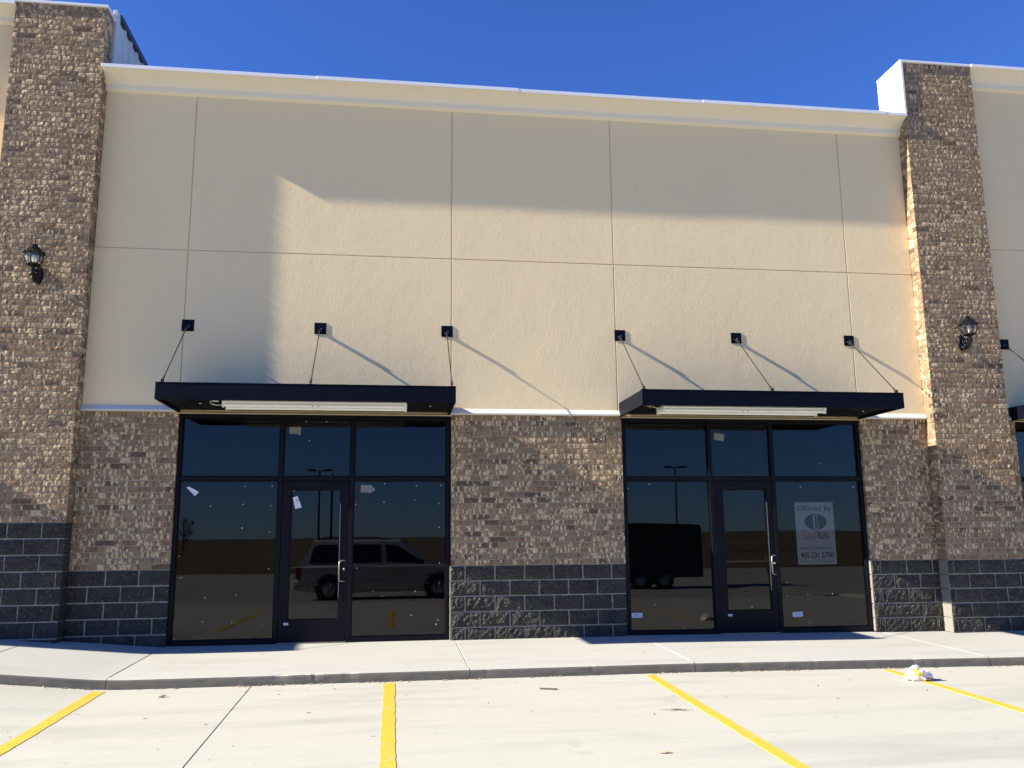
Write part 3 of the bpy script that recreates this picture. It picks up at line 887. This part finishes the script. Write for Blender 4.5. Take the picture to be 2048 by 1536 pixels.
def strip_light(x0, x1, label):
    xc = (x0 + x1) / 2; y = -.80
    root = tag(empty('strip_light', (xc, y, 3.10)), label, 'strip light', 'bare fluorescent strip lights under the canopies')
    L = (x1 - x0) / 2
    b = MB(); b.prism([(-.165, .002), (-.178, -.022), (-.150, -.030), (-.060, -.030), (-.045, -.052), (.045, -.052), (.060, -.030), (.150, -.030), (.178, -.022), (.165, .002)], -L, L); b.build('housing', M['fixture'], root)
    for s in (-1, 1):
        t = MB(); t.tube([(-L + .02, s * .125, -.060), (L - .02, s * .125, -.060)], .020, 10); t.build('lamp_tube', M['tube'], root)
        for e in (-1, 1):
            k = MB(); k.box(*(sorted((e * (L - .022), e * (L + .006)))), s * .125 - .024, s * .125 + .024, -.088, -.022, 0, .004); k.build('lamp_holder', M['fixture'], root)
    k = MB(); k.box(-.06, .06, -.020, .020, -.058, -.0525, 0); k.box(-.045, -.033, -.149, -.144, -.075, -.060, 1); k.box(.025, .037, -.149, -.144, -.075, -.060, 1)
    k.build('centre_clip', [M['fixture'], M['rod']], root)
    return root
s1 = strip_light(-2.90, -.632, 'white double tube strip light under the left canopy')
s2 = strip_light(2.754, 5.045, 'white double tube strip light under the right canopy')
w = MB(); w.tube([(-1.14, 0, -.03), (-1.17, -.01, -.045), (-1.23, -.03, -.050), (-1.285, -.05, -.035), (-1.30, -.06, -.005), (-1.27, -.055, .0), (-1.24, -.05, .001)], .0045, 6)
w.box(-1.27, -1.20, -.07, -.03, -.008, .003, 0, .002); w.build('loose_wire', M['fixture'], s1)
w = MB(); w.tube([(-1.145, 0, -.03), (-1.19, -.03, -.025), (-1.25, -.06, -.012), (-1.28, -.08, .002)], .0045, 6); w.build('loose_wire', M['fixture'], s2)
h = MB(); rng = random.Random(5); top = []; low = []
for k in range(9):
    x = 2.445 + k * .0195; top.append((x, -1.0 + .01 * math.sin(k), 3.103)); low.append((x + rng.uniform(-.006, .006), -1.03 - .02 * (k % 2), 3.047 + rng.uniform(0, .022) + (.012 if k in (0, 8) else 0)))
for k in range(8):
    h.face([low[k], low[k + 1], top[k + 1], top[k]])
    h.face([(p[0], p[1] + .004, p[2]) for p in (top[k], top[k + 1], low[k + 1], low[k])])
tag(h.build('torn_board', M['tan_trim']), 'torn tan board showing at the left end of the right canopy underside', 'board')

# ------------------------------------------------------------------ wall lanterns
def lantern(x, y, z, label):
    root = tag(empty('wall_lantern', (x, y, z)), label, 'lantern', 'black coach lanterns on the pilasters')
    out = -.20
    b = MB()                                            # oval back plate with raised rim
    for (s, yy0, yy1) in ((1.0, 0, -.012), (.80, -.012, -.022)):
        n = 20; ring = [(math.cos(2 * math.pi * k / n) * .060 * s, math.sin(2 * math.pi * k / n) * .125 * s - .165) for k in range(n)]
        v = [(a, yy0, c) for a, c in ring] + [(a * .93, yy1, -.165 + (c + .165) * .95) for a, c in ring]
        b.add(v, [(k, n + k, n + (k + 1) % n, (k + 1) % n) for k in range(n)] + [tuple(range(n, 2 * n))[::-1]], 0, 0, False)
    b.build('back_plate', M['lamp_black'], root)
    a = MB()
    arm = [(0, -.018, -.235), (0, -.07, -.262), (0, -.135, -.250), (0, -.185, -.205), (0, -.200, -.150), (0, -.20, -.115)]
    a.tube(arm, [.026, .022, .021, .021, .023, .028], 8)
    for s in (-1, 1):                                   # scrolls
        pts = []
        for k in range(15):
            th = k / 14 * 3.6 * math.pi / 1.6; r = .055 * (1 - k / 17)
            pts.append((s * .012, -.085 - r * math.cos(th), -.165 + r * math.sin(th)))
        a.tube(pts, .0120, 6)
        pts = []
        for k in range(13):
            th = k / 12 * 3.0 * math.pi / 1.4; r = .040 * (1 - k / 15)
            pts.append((s * .010, -.165 + r * math.cos(th), -.165 + r * math.sin(th)))
        a.tube(pts, .0105, 6)
    for k in range(7):                                  # leaf tips along the arm
        t = k / 6; a.lathe([(.001, -.034), (.022, -.014), (.024, .006), (.001, .030)], 6, (0.024 * (-1) ** k, -.05 - .145 * t, -.258 + .10 * t * t))
    a.build('arm', M['lamp_black'], root)
    c = MB(); c.lathe([(.006, -.150), (.020, -.142), (.024, -.130), (.016, -.120), (.040, -.108), (.066, -.096), (.088, -.086), (.094, -.078), (.086, -.072), (.02, -.071)], 12, (0, out, 0)); c.build('cup', M['lamp_black'], root)
    prof = [(.066, -.070), (.090, -.045), (.107, -.010), (.112, .022), (.107, .052), (.094, .078)]
    g = MB(); g.lathe(prof, 12, (0, out, 0), 0, False); g.build('glass_shade', M['lamp_glass'], root)
    for k in range(6):
        th = (k + .5) / 6 * 2 * math.pi
        r = MB(); r.tube([((p + .002) * math.cos(th), out + (p + .002) * math.sin(th), h) for p, h in prof], .0075, 6); r.build('cage_rib', M['lamp_black'], root)
    q = MB(); q.lathe([(.012, -.07), (.013, -.01), (.011, .0)], 8, (0, out, 0)); q.lathe([(.014, .0), (.027, .022), (.024, .045), (.012, .060)], 10, (0, out, 0)); q.build('bulb', M['tube'], root)
    t = MB(); t.lathe([(.098, .072), (.134, .062), (.138, .070), (.116, .092), (.098, .112), (.074, .140), (.056, .156), (.034, .166), (.030, .172), (.040, .180), (.022, .192)], 12, (0, out, 0), 0, False)
    for k in range(12):
        th = (k + .5) / 12 * 2 * math.pi
        t.lathe([(.001, .064), (.011, .072), (.009, .082), (.001, .090)], 5, (.126 * math.cos(th), out + .126 * math.sin(th), 0))
    t.build('lantern_roof', M['lamp_black'], root)
    f = MB(); f.lathe([(.010, .190), (.016, .200), (.009, .212), (.006, .225), (.013, .234), (.006, .245), (.002, .262)], 8, (0, out, 0)); f.build('finial', M['lamp_black'], root)
    return root
lantern(-5.462, YP, 5.012, 'black coach lantern on the left brick pilaster, above its taller block base')
lantern(7.698, YP, 4.392, 'black coach lantern on the right brick pilaster, below its white side panel')

# ------------------------------------------------------------------ papers, stickers and the sign
def paper(name, label, cat, pts, y, mat, curl=0.0, group=None, n=6):
    """thin sheet from four (x, z) corners tl, tr, br, bl"""
    cx = sum(p[0] for p in pts) / 4; cz = sum(p[1] for p in pts) / 4
    mb = MB(); v = []
    for j in range(n + 1):
        for i in range(n + 1):
            a, b = i / n, j / n
            x = (pts[0][0] * (1 - a) + pts[1][0] * a) * (1 - b) + (pts[3][0] * (1 - a) + pts[2][0] * a) * b
            z = (pts[0][1] * (1 - a) + pts[1][1] * a) * (1 - b) + (pts[3][1] * (1 - a) + pts[2][1] * a) * b
            v.append((x - cx, -curl * (b ** 2 + .6 * abs(a - .5)), z - cz))
    m = n + 1
    f = [(j * m + i, (j + 1) * m + i, (j + 1) * m + i + 1, j * m + i + 1) for j in range(n) for i in range(n)]
    mb.add(v, f)
    k = len(v); w = [(p[0], p[1] + .0012, p[2]) for p in v]
    mb.add(w, [q[::-1] for q in f])
    o = mb.build(name, mat, None, (cx, y, cz))
    tag(o, label, cat, group)
    return o
GY = YF + .0405; DG = YF + .0325
p = paper('paper_tag', 'folded white paper tag stuck aslant high on the leftmost pane', 'paper tag', [(-3.505, 2.080), (-3.470, 2.088), (-3.335, 2.015), (-3.384, 1.960)], GY, M['paper'], .03)
p = paper('paper_tag', 'white printed paper tag stuck on the glass of the left door', 'paper tag', [(-2.121, 1.940), (-2.062, 1.962), (-1.998, 1.809), (-2.083, 1.789)], DG, M['paper'], .012)
b = MB()
for k in range(3): b.box(-.02, .03 - k * .012, -.0135, -.0128, .035 - k * .012, .039 - k * .012)
o = b.build('printing', M['ink_grey'], p); o.rotation_euler = (0, R(17), 0)
paper('pane_sticker', 'grey sticker in the transom pane above the left door', 'sticker', [(-2.201, 2.898), (-2.048, 2.899), (-2.044, 2.803), (-2.197, 2.802)], GY, M['paper_grey'], .001)
p = paper('pane_sticker', 'grey sticker with a torn flap on the pane right of the left door', 'sticker', [(-1.222, 2.112), (-1.067, 2.105), (-1.072, 2.003), (-1.226, 2.010)], GY, M['paper_grey'], .001)
b = MB(); b.box(.072, .112, -.002, -.0005, -.032, .014); b.build('flap', M['paper_grey'], p)
paper('pane_sticker', 'tilted grey sticker in the transom pane above the right door', 'sticker', [(3.845, 2.863), (3.994, 2.842), (3.977, 2.739), (3.827, 2.767)], GY, M['paper_grey'], .001)
for lab, pts in (('small white label low on the pane left of the right door', [(2.516, .340), (2.668, .338), (2.669, .277), (2.519, .276)]),
                 ('small white label low on the pane under the offered by sign', [(4.869, .303), (5.020, .310), (5.023, .242), (4.872, .238)])):
    p = paper('pane_label', lab, 'label', pts, GY, M['paper'], .002)
    b = MB()
    for k in range(3): b.box(-.05, .03, -.0046, -.0040, .012 - k * .013, .016 - k * .013)
    b.box(.045, .055, -.0046, -.0040, -.02, .0, 0); b.build('printing', M['ink_grey'], p)
for lab, pts in (('tiny white label on the bottom rail of the left door', [(-2.182, .312), (-2.122, .310), (-2.121, .282), (-2.182, .283)]),
                 ('tiny white label on the bottom rail of the right door', [(3.903, .300), (3.962, .298), (3.962, .269), (3.901, .271)])):
    p = paper('rail_label', lab, 'label', pts, YF + .0108, M['paper'], 0)
    b = MB(); b.box(-.018, .02, -.0008, -.0002, -.004, .004); b.build('printing', M['ink_grey'], p)

def text_mesh(s, w, h, offset=0.0):
    cu = bpy.data.curves.new('t', 'FONT'); cu.body = s; cu.size = 1; cu.offset = offset; cu.resolution_u = 4
    o = bpy.data.objects.new('t', cu); COL.objects.link(o)
    dg = bpy.context.evaluated_depsgraph_get(); me = bpy.data.meshes.new_from_object(o.evaluated_get(dg))
    bpy.data.objects.remove(o)
    xs = [q.co.x for q in me.vertices]; ys = [q.co.y for q in me.vertices]
    mx, my = min(xs), min(ys); sx = w / (max(xs) - mx); sy = h / (max(ys) - my)
    for q in me.vertices: q.co = ((q.co.x - mx) * sx, -.0012, (q.co.y - my) * sy)
    return me
SGX, SGZ, SW, SH = 5.012, .964, .594, .891
sg = MB(); sg.box(0, SW, 0, .004, 0, SH, 0)
sign = tag(sg.build('window_sign', M['paper'], None, (SGX, YF + .056, SGZ)), 'white Offered By sign with a dark oval emblem and phone number inside the right pane', 'sign')
def sx_(u): return (u - 290) / 740 * SW
def sz_(v): return SH - (v - 232) / 1205 * SH
def lettering(s, u0, u1, v0, v1, mat, off=0.0):
    me = text_mesh(s, sx_(u1) - sx_(u0), sz_(v0) - sz_(v1), off); me.materials.append(mat)
    o = link('lettering', me, sign, (sx_(u0), -.0003, sz_(v1))); return o
lettering('Offered By', 340, 985, 298, 428, M['ink'], .004)
lettering('RUN', 700, 893, 812, 948, M['ink'], .012)
lettering('AND', 500, 672, 832, 955, M['ink_orange'], -.004)
lettering('L', 440, 500, 745, 960, M['ink_orange'], -.012)
lettering('commercial real estate advisors', 345, 985, 1085, 1150, M['ink_grey'])
lettering('405.231.5700', 345, 982, 1200, 1312, M['ink'], .02)
lettering('www.LRCRE.com', 345, 985, 1342, 1398, M['ink_grey'])
e = MB(); n = 40; cx, cz = sx_(675), sz_(614)
e.face([(cx + math.cos(2 * math.pi * k / n) * .172, -.001, cz + math.sin(2 * math.pi * k / n) * .113) for k in range(n)])
em = e.build('oval_emblem', M['ink_navy'], sign)
l = MB()
for a, b, c, d in ((640, 672, 482, 748), (672.5, 722, 482, 493), (711, 722, 493.5, 590), (700, 722, 590.5, 600), (707, 730, 611, 621), (719, 730, 621.5, 736), (672.5, 730, 736.5, 748)):
    l.box(sx_(a - 14), sx_(b - 14), -.0022, -.0014, sz_(d), sz_(c))
l.build('emblem_letter', M['paper'], em)

# ------------------------------------------------------------------ litter on the concrete
def bag():
    rng = random.Random(11); mb = MB()
    n, m = 22, 11; v = []
    for j in range(m + 1):
        ph = j / m * math.pi
        for i in range(n):
            th = i / n * 2 * math.pi
            d = Vector((math.cos(th) * math.sin(ph), math.sin(th) * math.sin(ph), math.cos(ph)))
            k = 1 + .42 * mnoise.noise(d * 2.3 + Vector((3, 1, 7))) + .30 * mnoise.noise(d * 5.5) + rng.uniform(-.06, .06)
            x, y, z = d.x * .130 * k, d.y * .090 * k, d.z * .064 * k + .048
            if d.x < -.1 and d.z > .3: z += .055 * (d.z) ; x += .02
            v.append((x, y, max(z, .004 + rng.uniform(0, .004))))
    f = [(j * n + i, (j + 1) * n + i, (j + 1) * n + (i + 1) % n, j * n + (i + 1) % n) for j in range(m) for i in range(n)]
    mb.add(v, f, 0, 0, False)
    for k, q in enumerate(f):
        c = sum((Vector(v[i]) for i in q), Vector()) / 4
        if -.075 < c.x < -.015 and c.y < -.015 and .05 < c.z < .125: mb.m[k] = 1
        elif c.x > .045 and c.y < -.02 and c.z < .045: mb.m[k] = 2
    o = mb.build('crumpled_bag', [M['bag'], M['bag_yellow'], M['bag_brown']], None, (4.755, -3.03, lot_z(4.755, -3.03)))
    tag(o, 'crumpled white and yellow bag lying on the parking line by the kerb', 'bag')
bag()
def stick(x, y, L, ang, r, name, label, cat, mat):
    mb = MB(); rng = random.Random(int(x * 97)); pts = []; rr = []
    for k in range(6):
        t = k / 5 - .5
        pts.append((t * L, rng.uniform(-1, 1) * L * .02, r * 1.0 + rng.uniform(0, .004))); rr.append(r * rng.uniform(.75, 1.1))
    mb.tube(pts, rr, 6)
    o = mb.build(name, mat, None, (x, y, lot_z(x, y))); o.rotation_euler = (0, 0, ang)
    tag(o, label, cat)
stick(.79, -2.967, .18, R(-20), .0075, 'stick', 'short dark stick on the bare concrete between the middle parking lines', 'stick', M['twig'])
mb = MB(); rng = random.Random(4)
for k in range(9):
    a = rng.uniform(-.6, .5) + (math.pi if k % 3 == 0 else 0); L = rng.uniform(.06, .16); p0 = Vector((rng.uniform(-.06, .05), rng.uniform(-.05, .05), .006))
    pts = [p0]
    for s in range(4): a += rng.uniform(-.5, .5); pts.append(pts[-1] + Vector((math.cos(a), math.sin(a), rng.uniform(-.05, .12))) * L / 4)
    for q in pts: q.z = max(q.z, .002)
    mb.tube(pts, [.0020, .0018, .0015, .0012, .0008], 5)
tag(mb.build('twig_tangle', M['twig'], None, (1.75, -4.08, lot_z(1.75, -4.08))), 'tangle of thin dry twigs left of the third parking line', 'twigs')
def leaf(x, y, s, ang, label, mat):
    mb = MB(); pr = [(-1, 0), (-.5, .38), (.1, .46), (.7, .25), (1, 0), (.7, -.25), (.1, -.46), (-.5, -.38)]
    v = [(a * s, b * s, .004 + .012 * abs(b) + (.010 if a > .5 else 0)) for a, b in pr] + [(0, 0, .012)]
    mb.add(v, [(8, k, (k + 1) % 8) for k in range(8)]); mb.add([(a, b, c - .001) for a, b, c in v], [(8, (k + 1) % 8, k) for k in range(8)])
    o = mb.build('dry_leaf', mat, None, (x, y, lot_z(x, y) + .001)); o.rotation_euler = (R(8), 0, ang); tag(o, label, 'leaf', 'dry leaves on the lot')
leaf(1.21, -5.41, .045, R(-10), 'curled dry leaf nearest the camera right of the middle', M['bag_brown'])
leaf(-2.98, -2.72, .045, R(40), 'dark dry leaf beside the top of the left parking line', M['dryleaf'])
# scraps too small to count: along the kerb foot and over the lot
mb = MB(); rng = random.Random(21)
def scrap(x, y, s, z):
    a = rng.uniform(0, math.pi); c, d = math.cos(a) * s, math.sin(a) * s; e = rng.uniform(.15, .5)
    h = rng.uniform(.002, .006)
    mb.face([(x - c + d * e, y - d - c * e, z + .001), (x + c + d * e, y + d - c * e, z + .001 + h), (x + c - d * e, y + d + c * e, z + h), (x - c - d * e, y - d + c * e, z + .002)], rng.choice((0, 0, 0, 1)))
for k in range(230):
    x = rng.uniform(-6, 9); y = -2.5 - abs(rng.gauss(0, 1)) * 1.7
    scrap(x, y, rng.choice((.004, .006, .007, .009, .016)), lot_z(x, y))
for k in range(620):
    x = rng.uniform(-6.5, 9.0)
    if mnoise.noise(Vector((x * 1.3, 0, 4))) < -.12: continue
    y = KY - .020 - abs(rng.gauss(0, .020)); scrap(x, y, rng.choice((.008, .012, .017, .026)), lot_z(x, y) + .002)
for k in range(14):
    x = rng.uniform(-5, 7); y = rng.uniform(-1.9, -.3); scrap(x, y, rng.choice((.007, .010, .018)), walk_z(x, y))
tag(mb.build('litter', [M['dryleaf'], M['bag_brown']]), 'tiny dry scraps scattered along the kerb foot and the lot', kind='stuff')

# ------------------------------------------------------------------ what the glass mirrors: van, trailer, light poles behind the camera
def wheel(parent, x, y, z, r, w, side):
    t = MB(); t.lathe([(r * .62, -w / 2), (r * .93, -w / 2), (r, -w * .32), (r, w * .32), (r * .93, w / 2), (r * .62, w / 2)], 24, (0, 0, 0), 0, True, 'y')
    o = t.build('wheel', M['tyre'], parent); o.location = (x, y, z)
    d = MB(); d.lathe([(r * .62, 0), (r * .60, side * .015), (r * .2, side * .03)], 16, (0, side * w * .5, 0), 0, True, 'y')
    for k in range(5):
        a = k / 5 * 2 * math.pi
        d.tube([(math.cos(a) * r * .12, side * (w * .5 + .034), math.sin(a) * r * .12), (math.cos(a) * r * .58, side * (w * .5 + .024), math.sin(a) * r * .58)], r * .075, 6)
    d.build('rim', M['rim'], o)
def van(x, y, z):
    root = tag(empty('minivan', (x, y, z)), 'silver minivan with dark windows and roof rack, mirrored in the left storefront', 'van')
    st = [(0.0, .42, .80, .86), (.05, .30, .98, .93), (.45, .24, 1.00, .97), (1.6, .22, 1.00, .985), (3.0, .22, .99, .98), (3.95, .23, 1.00, .95), (4.45, .24, .93, .92), (4.85, .26, .80, .84), (5.05, .34, .62, .66)]
    b = MB(); rings = []
    for X, zb, zt, w in st:
        rings.append([(X, -w * .90, zb), (X, -w, zb + (zt - zb) * .35), (X, -w * .985, zt - .05), (X, -w * .93, zt), (X, w * .93, zt), (X, w * .985, zt - .05), (X, w, zb + (zt - zb) * .35), (X, w * .90, zb)])
    for p, q in zip(rings[:-1], rings[1:]):
        for k in range(8): b.face([p[k], p[(k + 1) % 8], q[(k + 1) % 8], q[k]], 0, 0, True)
    b.face(rings[0][::-1]); b.face(rings[-1])
    bo = b.build('body', M['van'], root)
    c = MB()
    lo = [(.06, .905), (1.3, .925), (2.7, .92), (3.98, .86)]; hi = [(.42, .70), (1.3, .735), (2.3, .73), (2.95, .66)]
    zl, zh = .985, 1.66
    sec = []
    for (xa, wa), (xb, wb) in zip(lo, hi):
        sec.append([(xa, -wa, zl), (xb, -wb, zh), (xb, -wb * .8, zh + .055), (xb, wb * .8, zh + .055), (xb, wb, zh), (xa, wa, zl)])
    for p, q in zip(sec[:-1], sec[1:]):
        for k in range(5): c.face([p[k], p[k + 1], q[k + 1], q[k]], 0, 0, False)
    c.face(sec[0][::-1]); c.face(sec[-1])
    c.build('cabin', M['van'], root)
    def onside(X, t, s):
        """point on the sloping cabin side: X along, t 0..1 up"""
        def lerp(tab, q):
            for (a, wa), (b_, wb) in zip(tab[:-1], tab[1:]):
                if q <= b_: return wa + (wb - wa) * max(0, (q - a) / (b_ - a))
            return tab[-1][1]
        w = lerp(lo, X) * (1 - t) + lerp(hi, X) * t
        return (X, s * (w + .014), zl + (zh - zl) * t)
    for s in (1, -1):
        for pts in ([(.34, .10), (1.36, .10), (1.42, .88), (.58, .88), (.46, .75)], [(1.54, .10), (2.42, .10), (2.36, .88), (1.60, .88)], [(2.56, .10), (3.62, .10), (3.30, .40), (2.86, .82), (2.52, .86)]):
            g = MB(); q = [onside(a, t, s) for a, t in pts]; g.face(q if s > 0 else q[::-1]); g.build('window', M['black_gloss'], bo)
        t = MB(); t.box(-.012, .14, *(sorted((s * .87, s * .962))), .62, .97, 0, .01); t.build('tail_light', M['red_lens'], root)
        k = MB(); k.box(3.45, 3.62, *(sorted((s * .96, s * 1.13))), 1.02, 1.16, 0, .02); k.build('side_mirror', M['black_gloss'], root)
        for X in (1.62, 2.62):
            h = MB(); h.box(X, X + .17, *(sorted((s * .985, s * 1.012))), .86, .90, 0, .008); h.build('door_handle', M['van'], bo)
        r = MB(); r.tube([(.55, s * .60, zh + .06), (.7, s * .60, zh + .115), (2.3, s * .58, zh + .115), (2.5, s * .58, zh + .055)], .018, 8); r.build('roof_rail', M['lamp_black'], root)
        a = MB(); a.box(.10, 4.9, *(sorted((s * .975, s * .999))), .44, .50, 0, .006); a.build('side_moulding', M['van'], bo)
        for X in (.95, 4.05):
            wv = MB(); wv.lathe([(.40, 0), (.38, s * .008)], 24, (X, s * .984, .35), 0, True, 'y'); wv.build('wheel_arch', M['tyre'], bo)
            wheel(root, X, s * .885, .33, .335, .23, s)
    n = 28; lg = MB()
    for k in range(n):
        a0, a1 = 2 * math.pi * k / n, 2 * math.pi * (k + 1) / n
        lg.face([(2.9 + math.cos(a0) * .23, .988, .80 + math.sin(a0) * .085), (2.9 + math.cos(a1) * .23, .988, .80 + math.sin(a1) * .085), (2.9 + math.cos(a1) * .20, .988, .80 + math.sin(a1) * .068), (2.9 + math.cos(a0) * .20, .988, .80 + math.sin(a0) * .068)])
    lg.build('door_emblem', M['ink_grey'], bo)
    g = MB(); g.face([(.10, -.74, 1.06), (.10, .74, 1.06), (.36, .60, 1.60), (.36, -.60, 1.60)][::-1]); g.face([(.09, -.74, 1.06), (.09, .74, 1.06), (.35, .60, 1.60), (.35, -.60, 1.60)]); g.build('rear_window', M['black_gloss'], bo)
    g = MB(); g.face([(3.96, -.74, 1.03), (3.96, .74, 1.03), (3.03, .58, 1.63), (3.03, -.58, 1.63)]); g.build('windscreen', M['black_gloss'], bo)
    k = MB(); k.box(-.09, .10, -.90, .90, .30, .58, 0, .04); k.build('rear_bumper', M['van'], root)
    for X in (.95, 1.9):
        r = MB(); r.tube([(X, -.60, zh + .115), (X, .60, zh + .115)], .014, 6); r.build('roof_bar', M['lamp_black'], root)
vy = -14.6
van(-3.50, vy, lot_z(-2, vy))
def trailer(x0, x1, y, ztop):
    zg = lot_z(x1, y); root = tag(empty('cargo_trailer', ((x0 + x1) / 2, y, zg)), 'black enclosed cargo trailer mirrored in the right storefront', 'trailer')
    L = (x1 - x0) / 2; H = ztop - zg; b = MB(); w = 1.05
    prof = [(-L, .42), (-L, H - .16), (-L + .05, H - .06), (-L + .16, H - .02), (0, H + .03), (L - .16, H - .02), (L - .05, H - .06), (L, H - .16), (L, .42)]
    n = len(prof)
    for k in range(n):
        a, c = prof[k], prof[(k + 1) % n]; b.face([(a[0], -w, a[1]), (a[0], w, a[1]), (c[0], w, c[1]), (c[0], -w, c[1])])
    b.face([(a, w, c) for a, c in prof][::-1]); b.face([(a, -w, c) for a, c in prof])
    bo = b.build('box_body', M['trailer'], root)
    for s in (1, -1):
        f = MB(); pts = [(1.05 * math.cos(t) * .98 + .55, s * (w + .10), .42 + .32 * math.sin(t)) for t in [math.pi * k / 10 for k in range(11)]]
        for p, q in zip(pts[:-1], pts[1:]): f.face([p, q, (q[0], s * w, q[2]), (p[0], s * w, p[2])])
        f.build('fender', M['trailer'], root)
        for X in (.10, 1.0): wheel(root, X, s * (w + .02), .34, .345, .21, s)
        t = MB(); t.box(-L + .1, L - .1, *(sorted((s * w, s * (w + .012)))), .44, .50, 0); t.build('side_rail', M['pole'], bo)
    d = MB(); d.box(L, L + .03, -.95, .95, .50, H - .2, 0, .01); d.build('rear_door', M['trailer'], root)
    t = MB(); t.tube([(-L, -.5, .45), (-L - 1.2, 0, .45), (-L, .5, .45)], .05, 6); t.build('tow_tongue', M['pole'], root)
trailer(5.4, 10.35, -19.55, 1.80)
def pole(x, y, top, label, yaw=0.0, heads=True):
    zg = -.55; root = tag(empty('light_pole', (x, y, zg)), label, 'light pole', 'parking lot light poles')
    H = top - zg
    b = MB(); b.lathe([(.24, 0), (.24, .55), (.22, .58)], 16); b.build('base', M['lot'], root)
    p = MB(); p.tube([(0, 0, .5), (0, 0, H * .5), (0, 0, H)], [.115, .09, .065], 10); p.build('shaft', M['pole'], root)
    if heads:
        a = MB(); a.box(-.95, .95, -.04, .04, H - .03, H + .04, 0); a.build('cross_arm', M['pole'], root)
        for s in (-1, 1):
            h = MB(); h.box(*(sorted((s * .35, s * 1.0))), -.18, .18, H + .03, H + .13, 0, .02); h.build('lamp_head', M['pole'], root)
pole(23.3, -59.8, 7.1, 'light pole with a cross arm mirrored above the black trailer')
pole(-6.75, -59.8, 6.8, 'light pole with a cross arm mirrored in the left door')
pole(-5.75, -59.8, 6.6, 'bare pole mirrored beside the other pole in the left door', heads=False)

def bare_tree(x, y, h, seed, label):
    rng = random.Random(seed); z0 = .3
    root = tag(empty('bare_tree', (x, y, z0)), label, 'tree', 'leafless trees on the mirrored skyline')
    trunk = MB(); trunk.tube([(0, 0, -.5), (0, 0, h * .2), (.05, 0, h * .4)], [h * .035, h * .026, h * .018], 6); trunk.build('trunk', M['twig'], root)
    crown = MB()
    def grow(p, d, L, r, k):
        q = p + d * L; crown.tube([p, (p + q) / 2 + Vector((rng.uniform(-.06, .06), rng.uniform(-.06, .06), 0)) * L, q], [r, r * .8, r * .55], 4, cap=False)
        if k == 0: return
        for _ in range(3):
            e = (d + Vector((rng.uniform(-.8, .8), rng.uniform(-.8, .8), rng.uniform(-.15, .5)))).normalized()
            grow(p + (q - p) * rng.uniform(.55, 1), e, L * rng.uniform(.58, .78), r * .58, k - 1)
    for _ in range(4):
        grow(Vector((.03, 0, h * rng.uniform(.22, .4))), Vector((rng.uniform(-.7, .7), rng.uniform(-.7, .7), 1)).normalized(), h * .24, h * .014, 4)
    crown.build('crown', M['twig'], root)
bare_tree(-24.5, -92, 4.2, 3, 'leafless tree on the skyline mirrored in the leftmost pane')
bare_tree(-30.5, -120, 3.4, 8, 'smaller leafless tree farther back on the mirrored skyline')
